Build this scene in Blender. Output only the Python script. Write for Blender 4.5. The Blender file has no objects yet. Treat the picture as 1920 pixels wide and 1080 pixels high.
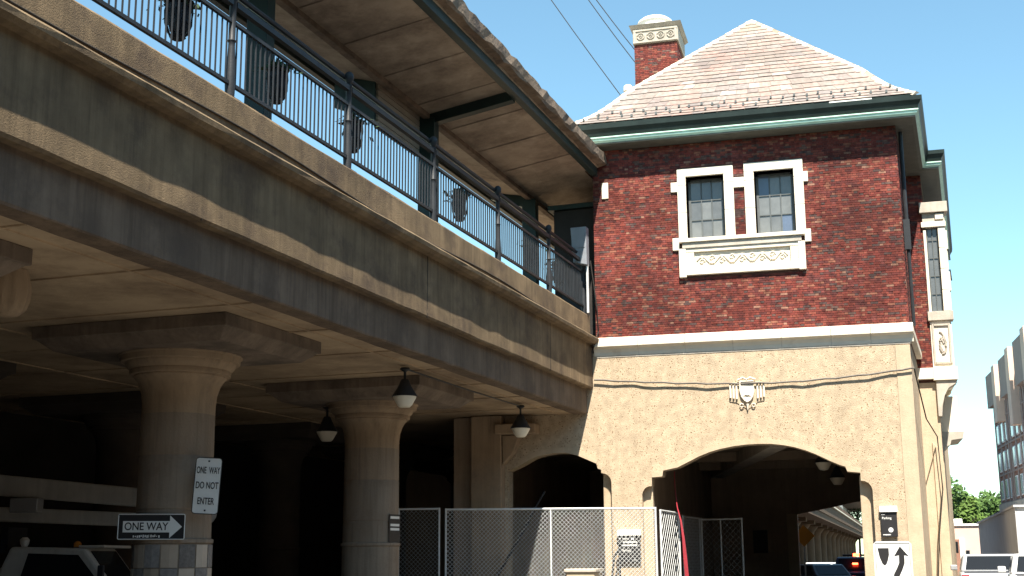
import bpy, bmesh, math, random
from mathutils import Vector, Matrix
R = math.radians
random.seed(7)
scene = bpy.context.scene
col = scene.collection

# ------------------------------------------------------------------ camera, sky, sun, exposure
cam_d = bpy.data.cameras.new('camera'); cam = bpy.data.objects.new('camera', cam_d); col.objects.link(cam)
cam_d.sensor_width = 36.0; cam_d.lens = 2400.0 * 36 / 1920; cam_d.clip_start = 0.1; cam_d.clip_end = 3000
cam.location = (0, 0, 1.6)
cam.rotation_euler = (Matrix.Rotation(R(15.0), 3, 'Z') @ Matrix.Rotation(math.pi / 2 + math.atan(505 / 2400), 3, 'X') @ Matrix.Rotation(R(-0.4), 3, 'Z')).to_euler()
scene.camera = cam
SUN_EL, SUN_AZ = R(57), R(17.0)      # azimuth to the right of the facade normal
w = bpy.data.worlds.new('World'); scene.world = w; w.use_nodes = True
nt = w.node_tree; sky = nt.nodes.new('ShaderNodeTexSky'); sky.sky_type = 'NISHITA'; sky.sun_disc = False
sky.sun_elevation = SUN_EL; sky.sun_rotation = math.pi - SUN_AZ
sky.air_density = 1.0; sky.dust_density = 0.15; sky.ozone_density = 0.4; sky.altitude = 0
bg = nt.nodes['Background']; wb = nt.nodes.new('ShaderNodeMix'); wb.data_type = 'RGBA'; wb.blend_type = 'MULTIPLY'; wb.inputs[0].default_value = 1; wb.inputs[7].default_value = (.86, 1.09, 1.0, 1)
nt.links.new(sky.outputs[0], wb.inputs[6]); nt.links.new(wb.outputs[2], bg.inputs[0]); bg.inputs[1].default_value = 0.09
sl = bpy.data.lights.new('sun', 'SUN'); sl.energy = 5.0; sl.angle = R(0.5); sl.color = (1.0, 0.93, 0.82)
so = bpy.data.objects.new('sun', sl); col.objects.link(so)
ld = Vector((-math.sin(SUN_AZ) * math.cos(SUN_EL), math.cos(SUN_AZ) * math.cos(SUN_EL), -math.sin(SUN_EL)))
so.rotation_euler = ld.to_track_quat('-Z', 'Y').to_euler(); so.location = (10, -30, 60)
vs = scene.view_settings; vs.view_transform = 'Standard'; vs.look = 'None'; vs.gamma = 1; vs.exposure = 1.4; vs.use_curve_mapping = False

# ------------------------------------------------------------------ materials
def mat(name, base, rough=.85, var=.25, scale=1.2, bump=.15, bscale=30., metal=0., streak=0., stain=None, stain_scale=.35, spots=0., spot_scale=9., spot_col=(.08, .06, .045), emit=None, spec=.3, boards=0., obj_var=0., thr=(.48, .68)):
    m = bpy.data.materials.new(name); m.use_nodes = True
    n, l = m.node_tree.nodes, m.node_tree.links
    b = n['Principled BSDF']; b.inputs['Roughness'].default_value = rough; b.inputs['Metallic'].default_value = metal
    b.inputs['Specular IOR Level'].default_value = spec
    geo = n.new('ShaderNodeNewGeometry')
    def noise(s, det=6, vec=None, ro=.6):
        t = n.new('ShaderNodeTexNoise'); t.inputs['Scale'].default_value = s; t.inputs['Detail'].default_value = det; t.inputs['Roughness'].default_value = ro
        l.new(vec if vec is not None else geo.outputs['Position'], t.inputs['Vector']); return t.outputs['Fac']
    def ramp(fac, a, c):
        r = n.new('ShaderNodeMapRange'); r.inputs['From Min'].default_value = a; r.inputs['From Max'].default_value = c; l.new(fac, r.inputs['Value']); return r.outputs['Result']
    def mix(fac, A, B, mode='MIX'):
        x = n.new('ShaderNodeMix'); x.data_type = 'RGBA'; x.blend_type = mode
        if isinstance(fac, float): x.inputs[0].default_value = fac
        else: l.new(fac, x.inputs[0])
        for i, v in ((6, A), (7, B)):
            if isinstance(v, tuple): x.inputs[i].default_value = (*v, 1)
            else: l.new(v, x.inputs[i])
        return x.outputs[2]
    lo = tuple(c * (1 - var) for c in base); hi = tuple(min(1, c * (1 + var)) for c in base)
    c = mix(ramp(noise(scale, 8), .3, .7), lo, hi)
    if streak:
        mp = n.new('ShaderNodeMapping'); mp.inputs['Scale'].default_value = (2.2, 2.2, .16); l.new(geo.outputs['Position'], mp.inputs[0])
        f = ramp(noise(1.0, 5, mp.outputs[0], .7), .42, .72)
        mm = n.new('ShaderNodeMath'); mm.operation = 'MULTIPLY'; l.new(f, mm.inputs[0]); mm.inputs[1].default_value = streak
        c = mix(mm.outputs[0], c, tuple(x * .38 for x in base))
        mp2 = n.new('ShaderNodeMapping'); mp2.inputs['Scale'].default_value = (9, 9, .5); l.new(geo.outputs['Position'], mp2.inputs[0])
        f2 = ramp(noise(1.0, 4, mp2.outputs[0], .6), .5, .78)
        m3 = n.new('ShaderNodeMath'); m3.operation = 'MULTIPLY'; l.new(f2, m3.inputs[0]); m3.inputs[1].default_value = streak * .9
        c = mix(m3.outputs[0], c, tuple(x * .3 for x in base))
    if stain:
        c = mix(ramp(noise(stain_scale, 9, None, .72), *thr), c, stain)
    if spots:
        v = n.new('ShaderNodeTexVoronoi'); v.inputs['Scale'].default_value = spot_scale; l.new(geo.outputs['Position'], v.inputs['Vector'])
        f = ramp(v.outputs['Distance'], .36, .2)
        g = ramp(noise(spot_scale * .6, 3), .42, .6)
        mm = n.new('ShaderNodeMath'); mm.operation = 'MULTIPLY'; l.new(f, mm.inputs[0]); l.new(g, mm.inputs[1])
        m2 = n.new('ShaderNodeMath'); m2.operation = 'MULTIPLY'; l.new(mm.outputs[0], m2.inputs[0]); m2.inputs[1].default_value = spots
        c = mix(m2.outputs[0], c, spot_col)
    if obj_var:
        oi = n.new('ShaderNodeObjectInfo'); f = ramp(oi.outputs['Random'], 0, 1)
        c = mix(f, mix(obj_var, c, (0., 0., 0.)), mix(obj_var * .6, c, (1., 1., 1.)))
    l.new(c, b.inputs['Base Color'])
    if bump:
        bn = n.new('ShaderNodeBump'); bn.inputs['Strength'].default_value = min(1, bump * 2); bn.inputs['Distance'].default_value = .03
        h = noise(bscale, 5)
        if boards:
            wv = n.new('ShaderNodeTexWave'); wv.inputs['Scale'].default_value = boards; wv.bands_direction = 'X'; wv.wave_profile = 'SAW'; wv.inputs['Distortion'].default_value = .4
            l.new(geo.outputs['Position'], wv.inputs['Vector'])
            ad = n.new('ShaderNodeMath'); ad.operation = 'ADD'; l.new(h, ad.inputs[0]); l.new(wv.outputs['Fac'], ad.inputs[1]); h = ad.outputs[0]
        l.new(h, bn.inputs['Height']); l.new(bn.outputs[0], b.inputs['Normal'])
    if emit:
        b.inputs['Emission Color'].default_value = (*emit[:3], 1); b.inputs['Emission Strength'].default_value = emit[3]
    return m

def ramp_mat(name, stops, attr=None, rough=.85, bscale=60., bump=.25, dirt=.35):
    """colour of each piece picked by its own tone (face attribute) or by its own object random"""
    m = bpy.data.materials.new(name); m.use_nodes = True
    n, l = m.node_tree.nodes, m.node_tree.links; b = n['Principled BSDF']; b.inputs['Roughness'].default_value = rough
    b.inputs['Specular IOR Level'].default_value = .2
    if attr:
        a = n.new('ShaderNodeAttribute'); a.attribute_name = attr; fac = a.outputs['Fac']
    else:
        a = n.new('ShaderNodeObjectInfo'); fac = a.outputs['Random']
    cr = n.new('ShaderNodeValToRGB'); cr.color_ramp.interpolation = 'CONSTANT'
    el = cr.color_ramp.elements
    while len(el) > 1: el.remove(el[0])
    el[0].position = 0; el[0].color = (*stops[0][1], 1)
    for p, cc in stops[1:]:
        e = el.new(p); e.color = (*cc, 1)
    l.new(fac, cr.inputs[0])
    geo = n.new('ShaderNodeNewGeometry')
    t = n.new('ShaderNodeTexNoise'); t.inputs['Scale'].default_value = 9; t.inputs['Detail'].default_value = 8; l.new(geo.outputs['Position'], t.inputs['Vector'])
    t2 = n.new('ShaderNodeTexNoise'); t2.inputs['Scale'].default_value = .55; t2.inputs['Detail'].default_value = 5; l.new(geo.outputs['Position'], t2.inputs['Vector'])
    mu = n.new('ShaderNodeMath'); mu.operation = 'MULTIPLY'; l.new(t.outputs['Fac'], mu.inputs[0]); l.new(t2.outputs['Fac'], mu.inputs[1])
    mr = n.new('ShaderNodeMapRange'); mr.inputs['From Min'].default_value = .15; mr.inputs['From Max'].default_value = .36
    mr.inputs['To Min'].default_value = 1 - dirt; mr.inputs['To Max'].default_value = 1 + dirt * .5; l.new(mu.outputs[0], mr.inputs['Value'])
    mx = n.new('ShaderNodeVectorMath'); mx.operation = 'SCALE'; l.new(cr.outputs[0], mx.inputs[0]); l.new(mr.outputs[0], mx.inputs['Scale'])
    l.new(mx.outputs[0], b.inputs['Base Color'])
    nb = n.new('ShaderNodeTexNoise'); nb.inputs['Scale'].default_value = bscale; l.new(geo.outputs['Position'], nb.inputs['Vector'])
    bn = n.new('ShaderNodeBump'); bn.inputs['Strength'].default_value = bump; bn.inputs['Distance'].default_value = .02; l.new(nb.outputs['Fac'], bn.inputs['Height']); l.new(bn.outputs[0], b.inputs['Normal'])
    return m

BR = [(0, (.165, .037, .029)), (.17, (.195, .046, .034)), (.34, (.135, .034, .029)), (.48, (.215, .06, .042)), (.6, (.11, .034, .031)), (.7, (.175, .05, .042)), (.8, (.09, .055, .05)), (.88, (.13, .075, .062)), (.93, (.24, .095, .062)), (.975, (.28, .145, .1))]
SLT = [(0, (0.2829, 0.2237, 0.1909)), (0.18, (0.2553, 0.2104, 0.1839)), (0.36, (0.3105, 0.233, 0.2008)), (0.52, (0.2622, 0.2237, 0.2008)), (0.66, (0.2346, 0.1904, 0.1725)), (0.76, (0.3105, 0.2158, 0.1839)), (0.86, (0.2208, 0.1891, 0.1753)), (0.93, (0.3519, 0.2863, 0.2475))]
M = {}
M['brick'] = ramp_mat('brick_clay', BR, dirt=.5); M['brick_field'] = ramp_mat('brick_clay_field', BR, 'tone', dirt=.5)
M['slate'] = ramp_mat('roof_slate', SLT, None, .75, 25, .2, .25); M['slate_field'] = mat('roof_slate_far', (.28, .23, .18), .75, .2, 4)
M['mortar'] = mat('mortar', (.12, .06, .047), .95, .2, 5, .2, 80)
M['stucco'] = mat('pebble_stucco', (.49, .385, .265), .95, .2, 4.5, .4, 40, streak=.16, stain=(.28, .2, .125), stain_scale=.55, thr=(.58, .8), spots=.95, spot_scale=15, spot_col=(.17, .105, .05))
M['smooth_stucco'] = mat('smooth_stucco', (.49, .385, .265), .9, .1, 2.5, .15, 30, streak=.14, stain=(.33, .24, .14), stain_scale=.7, thr=(.56, .75))
M['limestone'] = mat('limestone', (.72, .65, .53), .8, .06, 2.5, .08, 40, stain=(.55, .45, .34), stain_scale=1.1, thr=(.6, .8))
M['limestone_dirty'] = mat('grey_limestone', (.47, .42, .35), .85, .18, 2, .15, 40, streak=.3)
M['copper'] = mat('dark_green_copper', (.02, .032, .029), .5, .25, 2, .06, 20, streak=.3)
M['mint'] = mat('pale_green_patina', (.5, .72, .6), .55, .12, 3, .05, 20)
M['soffit_wood'] = mat('grey_painted_soffit', (.11, .115, .10), .8, .15, 3)
M['concrete'] = mat('weathered_concrete', (.21, .15, .088), .95, .3, 1.3, .22, 48, streak=.6, stain=(.085, .06, .042), stain_scale=.75, thr=(.47, .68))
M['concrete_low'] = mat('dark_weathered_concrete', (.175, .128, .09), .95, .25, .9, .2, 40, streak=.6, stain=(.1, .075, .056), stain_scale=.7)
M['soffit'] = mat('stained_soffit_concrete', (.46, .345, .225), .95, .16, .5, .2, 8, stain=(.22, .155, .1), stain_scale=.33, thr=(.44, .66), boards=.55)
M['shaft'] = mat('grimy_column_shaft', (.33, .262, .195), .92, .2, 1.4, .15, 20, streak=.6, stain=(.19, .14, .1), stain_scale=.7, thr=(.46, .72))
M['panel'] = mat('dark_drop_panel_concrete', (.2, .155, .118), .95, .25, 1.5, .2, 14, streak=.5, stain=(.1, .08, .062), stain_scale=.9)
M['deep_shade'] = mat('deep_shade_column', (.07, .056, .045), .95, .25, 1, .1, 10)  # second-row columns: darker copy of the concrete, deep shade put into the colour
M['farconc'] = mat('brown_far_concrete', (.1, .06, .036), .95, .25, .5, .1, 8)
M['column'] = mat('column_concrete', (.38, .28, .185), .92, .16, 1.2, .15, 20, streak=.45, stain=(.16, .13, .105), stain_scale=.6, thr=(.5, .75))
M['canopy_conc'] = mat('canopy_concrete', (.4, .325, .25), .95, .22, .9, .35, 9, stain=(.2, .155, .12), stain_scale=.8, thr=(.42, .66), boards=.8)
M['canopy_edge'] = mat('crumbling_canopy_edge', (.2, .15, .11), .95, .35, 2.2, .9, 6, stain=(.09, .07, .06), stain_scale=1.6)
M['steel_green'] = mat('dark_green_steel', (.016, .032, .03), .5, .25, 2, .05, 20)
M['iron'] = mat('black_iron', (.026, .028, .031), .5, .2, 4, .04, 40, spec=.25)
M['darkwall'] = mat('near_black_wall', (.035, .03, .027), .95, .3, .7, .2, 10)  # near-black, so the undercroft's back walls read as darkness
M['passage'] = mat('passage_concrete', (.38, .29, .21), .95, .2, .8, .2, 10, streak=.3)
M['asphalt'] = mat('asphalt', (.10, .094, .085), .95, .2, .5, .3, 40)
M['bounce_damper'] = mat('dark_bounce_damper', (.05, .046, .042), .95, .3, 4, .3, 30)
M['paving'] = mat('pavement_concrete', (.22, .2, .17), .95, .12, .8, .2, 30)
M['siding'] = mat('beige_siding', (.30, .245, .19), .8, .08, 2)
M['galv'] = mat('galvanised_steel', (.62, .63, .62), .5, .1, 6, 0, metal=.15, spec=.5)
M['white_sign'] = mat('white_reflective_sign', (.78, .78, .74), .5, .05, 3, 0)
M['sign_black'] = mat('sign_black', (.022, .021, .022), .5, .15, 4, 0)
M['white_paint'] = mat('white_vehicle_paint', (.72, .72, .70), .3, .05, 2, 0, spec=.5)
M['fleet_paint'] = mat('dull_fleet_paint', (.6, .58, .53), .5, .12, 2, 0, streak=.3)  # pale truck paint, toned down and streaked
M['dark_paint'] = mat('dark_grey_vehicle_paint', (.05, .05, .055), .3, .1, 2, 0, spec=.5)
M['navy_paint'] = mat('navy_vehicle_paint', (.02, .028, .06), .3, .1, 2, 0, spec=.5)
M['silver_paint'] = mat('silver_vehicle_paint', (.42, .43, .44), .3, .06, 2, 0, spec=.5, metal=.3)
M['tyre'] = mat('tyre_rubber', (.02, .02, .02), .9, .1, 5)
M['glass'] = mat('dark_glass', (.015, .017, .02), .12, .1, 1, 0, spec=.25)
M['rim'] = mat('wheel_rim', (.4, .4, .41), .35, .08, 4, 0, metal=.7)
M['taillight'] = mat('red_lens', (.35, .012, .012), .25, .1, 3, 0, spec=.5)
M['beacon'] = mat('lit_red_beacon', (.6, .03, .02), .3, .05, 3, 0, emit=(1, .06, .02, 9))
M['beacon_amber'] = mat('lit_amber_beacon', (.6, .2, .03), .3, .05, 3, 0, emit=(1, .3, .04, 7))
M['headlight'] = mat('clear_lens', (.6, .6, .58), .2, .05, 3, 0, spec=.6)
M['lampglass'] = mat('milky_lamp_glass', (.74, .68, .55), .35, .06, 3, 0, spec=.5)
M['orange'] = mat('orange_sign', (.72, .27, .03), .6, .06, 3, 0)
M['yellow'] = mat('yellow_sign', (.85, .6, .06), .6, .06, 3, 0)
M['red'] = mat('red_cloth', (.26, .02, .03), .7, .15, 3)
M['pink'] = mat('pale_pink_render', (.62, .47, .40), .9, .05, 1.2)
M['greysteel'] = mat('grey_corrugated_steel', (.5, .51, .53), .6, .08, 1.5, .05)
M['whitewall'] = mat('white_wall_panel', (.82, .82, .80), .7, .04, 1.5, .03)
M['aptbrick'] = mat('brown_brick_far', (.3, .16, .115), .9, .18, 1.8, .2, 20)
M['blockerbrick'] = mat('sky_blocker_brick', (.12, .07, .055), .9, .2, 1.5, .1, 10)
M['aptpanel'] = mat('taupe_panel', (.33, .25, .215), .8, .08, 1.0, .05)
M['aptpeach'] = mat('pale_peach_panel', (.72, .52, .40), .8, .06, 1.0, .05)
M['aptpane'] = mat('sky_grey_glass', (.4, .48, .55), .12, .15, .8, 0, spec=.6)
M['bark'] = mat('bark', (.10, .075, .055), .95, .25, 6, .4, 20)
M['leaf'] = [mat('foliage_%s' % k, c, .7, .35, 1.6, 0, spec=.25) for k, c in (('mid', (.055, .105, .022)), ('dark', (.03, .065, .018)), ('light', (.09, .15, .03)))]
M['planter_leaf'] = mat('planter_foliage', (.03, .055, .02), .8, .3, 6, 0)
M['blind'] = mat('pale_window_pane', (.16, .165, .16), .12, .14, 3, 0, spec=.6)
M['pane_dark'] = mat('dim_window_pane', (.12, .125, .125), .12, .14, 3, 0, spec=.6)
M['pane_blue'] = mat('bluish_window_pane', (.1, .13, .19), .1, .1, 3, 0, spec=.6)
M['winsteel'] = mat('grey_window_steel', (.10, .11, .11), .6, .12, 4, 0)
M['tile_light'] = mat('pale_glazed_tile', (.46, .36, .26), .45, .15, 3, .04, obj_var=.25)
M['tile_dark'] = mat('mottled_grey_tile', (.17, .145, .125), .6, .4, 14, .1, 40, obj_var=.25)
M['truckdark'] = mat('dark_equipment', (.02, .022, .03), .6, .2, 3)
M['cable'] = mat('black_cable', (.03, .026, .022), .8, .15, 5, 0)
M['oldcable'] = mat('grey_facade_conduit', (.16, .14, .12), .8, .15, 5, 0)
M['grey_box'] = mat('grey_enclosure', (.22, .235, .26), .6, .12, 3, .04, streak=.3)
M['whitecap'] = mat('bright_metal_cap', (.8, .78, .72), .35, .05, 3, 0, spec=.5)

# ------------------------------------------------------------------ mesh helpers
class MB:
    def __init__(s, T=None): s.v = []; s.f = []; s.tone = []; s.T = T
    def add(s, vs, fs, tone=0.):
        o = len(s.v)
        for p in vs:
            s.v.append(tuple(s.T(*p)) if s.T else tuple(p))
        for f in fs: s.f.append(tuple(o + i for i in f)); s.tone.append(tone)
        return s
    def box(s, x0, y0, z0, x1, y1, z1, tone=0.):
        return s.add([(x0, y0, z0), (x1, y0, z0), (x1, y1, z0), (x0, y1, z0), (x0, y0, z1), (x1, y0, z1), (x1, y1, z1), (x0, y1, z1)],
                     [(0, 3, 2, 1), (4, 5, 6, 7), (0, 1, 5, 4), (1, 2, 6, 5), (2, 3, 7, 6), (3, 0, 4, 7)], tone)
    def hexa(s, b, t):
        return s.add(list(b) + list(t), [(0, 3, 2, 1), (4, 5, 6, 7), (0, 1, 5, 4), (1, 2, 6, 5), (2, 3, 7, 6), (3, 0, 4, 7)])
    def prism(s, poly, fn, d0, d1):
        """poly: 2D outline; fn(a,b,d)->3D"""
        n = len(poly)
        vs = [fn(a, b, d0) for a, b in poly] + [fn(a, b, d1) for a, b in poly]
        return s.add(vs, [tuple(range(n)), tuple(range(2 * n - 1, n - 1, -1))] + [((i + 1) % n, i, n + i, n + (i + 1) % n) for i in range(n)])
    def sweep(s, prof, fn, ts, jit=0., seed=1):
        """closed profile (a,b) swept over ts; fn(a,b,t)->3D; slight wear of the arrises"""
        rnd = random.Random(seed); n = len(prof); vs = []
        for t in ts:
            for a, b in prof:
                vs.append(fn(a + rnd.uniform(-jit, jit), b + rnd.uniform(-jit, jit), t))
        fs = [(i * n + k, i * n + (k + 1) % n, (i + 1) * n + (k + 1) % n, (i + 1) * n + k) for i in range(len(ts) - 1) for k in range(n)]
        fs += [tuple(range(n))[::-1], tuple((len(ts) - 1) * n + k for k in range(n))]
        return s.add(vs, fs)
    def tube(s, pts, r, n=8, caps=True):
        pts = [Vector(p) for p in pts]; vs = []
        for i, p in enumerate(pts):
            d = (pts[min(i + 1, len(pts) - 1)] - pts[max(i - 1, 0)]).normalized()
            u = d.cross(Vector((0, 0, 1)));
            if u.length < .05: u = d.cross(Vector((1, 0, 0)))
            u.normalize(); q = d.cross(u); rr = r[i] if isinstance(r, (list, tuple)) else r
            for k in range(n):
                a = 2 * math.pi * k / n; vs.append(p + u * (rr * math.cos(a)) + q * (rr * math.sin(a)))
        fs = [(i * n + k, i * n + (k + 1) % n, (i + 1) * n + (k + 1) % n, (i + 1) * n + k) for i in range(len(pts) - 1) for k in range(n)]
        if caps: fs += [tuple(range(n))[::-1], tuple((len(pts) - 1) * n + k for k in range(n))]
        return s.add(vs, fs)
    def lathe(s, prof, c=(0, 0, 0), n=24):
        vs = []
        for r, z in prof:
            for k in range(n):
                a = 2 * math.pi * k / n; vs.append((c[0] + r * math.cos(a), c[1] + r * math.sin(a), c[2] + z))
        fs = [(i * n + k, i * n + (k + 1) % n, (i + 1) * n + (k + 1) % n, (i + 1) * n + k) for i in range(len(prof) - 1) for k in range(n)]
        fs += [tuple(range(n))[::-1], tuple((len(prof) - 1) * n + k for k in range(n))]
        return s.add(vs, fs)
    def mesh(s, name, m, smooth=False, off=(0, 0, 0), fix=True):
        me = bpy.data.meshes.new(name); me.from_pydata([(a - off[0], b - off[1], c - off[2]) for a, b, c in s.v], [], s.f)
        if fix:
            bm = bmesh.new(); bm.from_mesh(me); bmesh.ops.recalc_face_normals(bm, faces=bm.faces); bm.to_mesh(me); bm.free()
        if any(s.tone):
            at = me.attributes.new('tone', 'FLOAT', 'FACE'); at.data.foreach_set('value', s.tone)
        if smooth:
            me.polygons.foreach_set('use_smooth', [True] * len(me.polygons)); me.set_sharp_from_angle(angle=R(40))
        me.materials.append(m); return me
    def build(s, name, m, parent=None, smooth=False, bevel=0., fix=True):
        off = worldloc(parent)
        return link(name, s.mesh(name, m, smooth, off, fix), parent, bevel=bevel)

def worldloc(o):
    p = Vector((0, 0, 0))
    while o is not None: p += o.location; o = o.parent
    return p
def link(name, me, parent=None, loc=(0, 0, 0), bevel=0., rot=None):
    o = bpy.data.objects.new(name, me); col.objects.link(o); o.parent = parent; o.location = loc
    if rot: o.rotation_euler = rot
    if bevel:
        b = o.modifiers.new('bevel', 'BEVEL'); b.width = bevel; b.segments = 2; b.limit_method = 'ANGLE'; b.angle_limit = R(40)
    return o
def tag(o, label=None, cat=None, group=None, kind=None):
    for k, v in (('label', label), ('category', cat), ('group', group), ('kind', kind)):
        if v: o[k] = v
    return o
def empty(name, loc, label, cat, group=None, rz=0):
    o = bpy.data.objects.new(name, None); col.objects.link(o); o.location = loc; o.rotation_euler = (0, 0, rz); o.empty_display_size = .3
    return tag(o, label, cat, group)
def copy_tree(o, parent=None):
    c = o.copy(); col.objects.link(c); c.parent = parent
    for ch in list(o.children): copy_tree(ch, c)
    return c
def text_mesh(txt, size, m, depth=.004, align='CENTER', xs=1.):
    cu = bpy.data.curves.new('lettering', 'FONT'); cu.body = txt; cu.size = size; cu.extrude = depth; cu.align_x = align; cu.align_y = 'CENTER'; cu.offset = .012 * size
    ob = bpy.data.objects.new('lettering', cu); col.objects.link(ob)
    bpy.context.view_layer.update()
    me = bpy.data.meshes.new_from_object(ob.evaluated_get(bpy.context.evaluated_depsgraph_get()))
    bpy.data.objects.remove(ob); me.materials.clear(); me.materials.append(m)
    for v in me.vertices: v.co.x *= xs
    return me

# frames of reference
VA = R(4.5); VD = Vector((math.sin(VA), math.cos(VA), 0)); VN = Vector((math.cos(VA), -math.sin(VA), 0)); VG = Vector((-7.55, 37.5, 0))
def V(o, a, z): return VG + VN * o + VD * a + Vector((0, 0, z))       # offset out from the girder face, distance along it, height
def VS(o, z, a): return V(o, a, z)
WA = R(1.6); WD = Vector((math.sin(WA), math.cos(WA), 0)); WN = Vector((math.cos(WA), -math.sin(WA), 0)); WG = Vector((-7.2, 58, 0))
def W(o, a, z): return WG + WN * o + WD * a + Vector((0, 0, z))
GZ = -.25; Y0 = 37.5

# ------------------------------------------------------------------ ground
tag(MB().box(-400, -300, GZ - .5, 400, 900, GZ).build('ground', M['asphalt']), kind='structure')
tag(MB().box(-7.0, -60, GZ, 30, 400, GZ + .004).build('road', M['asphalt']), kind='structure')
pv = MB(); pv.box(-8.6, 30.5, GZ, -6.6, 37.2, GZ + .14); pv.box(.35, 33.5, GZ, 2.0, 42.9, GZ + .14)
tag(pv.build('pavement', M['paving'], bevel=.02), kind='structure')
mk = MB()
for k in range(14): mk.box(5.9, -20 + k * 9, GZ + .004, 6.05, -17 + k * 9, GZ + .008)
tag(mk.build('road_marking', M['white_sign']), kind='structure')

# unseen terraces added behind and beside the camera to cut the sky fill
def sky_blocker(x0, y0, x1, y1, h):
    t = tag(MB().box(x0, y0, GZ, x1, y1, h).build('sky_blocking_terrace', M['blockerbrick']), kind='structure')
    f = MB()
    for fl in range(3):
        z = .9 + fl * 3.6
        if x1 - x0 > y1 - y0:
            for k in range(int((x1 - x0) / 3)): f.box(x0 + 1 + k * 3, y1, z, x0 + 2.3 + k * 3, y1 + .06, z + 2)
        else:
            for k in range(int((y1 - y0) / 3)): f.box(x0 - .06, y0 + 1 + k * 3, z, x0, y0 + 2.3 + k * 3, z + 2)
    tag(f.build('window', M['glass'], t), kind='stuff')
    MB().box(x0 - .3, y0 - .3, h, x1 + .3, y1 + .3, h + .5).build('cornice', M['limestone_dirty'], t)
sky_blocker(-60, -34, 60, -22, 13.0); sky_blocker(13.5, -20, 25, 46, 15.0)

# ------------------------------------------------------------------ viaduct (near)
via = empty('elevated_viaduct', V(-6, -15, GZ), 'weathered concrete railway viaduct on round columns running up to the brick station', 'viaduct')
ts = [-60 + i * .6 for i in range(100)] + [-.02]
MB().sweep([(-.05, 8.0), (-.05, 8.72), (-.08, 8.76), (-.42, 8.76), (-.45, 8.72), (-.45, 8.0)], VS, ts, .006, 3).build('parapet', M['concrete'], via)
MB().sweep([(-.3, 7.84), (.17, 7.84), (.25, 7.9), (.265, 7.98), (.23, 8.02), (-.05, 8.06), (-.3, 8.06)], VS, ts, .005, 4).build('ledge', M['concrete'], via)
MB().sweep([(-.4, 6.52), (-.03, 6.52), (0, 6.56), (0, 7.86), (-.4, 7.86)], VS, ts, .008, 5).build('girder', M['concrete'], via)
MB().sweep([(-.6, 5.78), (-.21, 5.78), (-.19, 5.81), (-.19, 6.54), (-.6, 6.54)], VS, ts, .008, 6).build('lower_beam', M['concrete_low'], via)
MB(V).box(-16, -60, 5.80, -.5, -.02, 8.3).build('deck_slab', M['soffit'], via)
MB(V).box(-16, -.02, 5.80, -4.3, 40, 8.3).build('deck_slab', M['soffit'], via)
MB(V).box(-16.4, -60, GZ, -15.6, 40, 5.8).build('back_wall', M['darkwall'], via)  # back walls added to close off the undercroft in darkness
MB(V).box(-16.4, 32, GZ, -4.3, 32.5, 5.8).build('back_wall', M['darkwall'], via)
for o0, o1 in ((-3.6, -.5), (-16, -3.6)): MB(V).box(o0, -60, 8.301, o1 - .01, -.02, 8.33).build('platform_bounce_damper' if o1 > -3 else 'track_bounce_damper', M['bounce_damper'], via)  # thin dark sheets added on the unseen deck to cut bounce onto the canopy
# shallow joints between the soffit panels
sj = MB(V)
for k in range(9): sj.box(-15, -24 + k * 2.75, 5.775, -.62, -24 + k * 2.75 + .03, 5.802)
for o in (-1.05, -6.2, -8.8): sj.box(o, -40, 5.774, o + .04, -.05, 5.802)
sj.build('formwork_ridge', M['soffit'], via)
for a in (-29.4, -21.0, -12.55, -4.15): MB(V).box(-.3, a - .012, 6.53, .003, a + .012, 7.84).build('joint_sealant', M['cable'], via)
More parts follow.
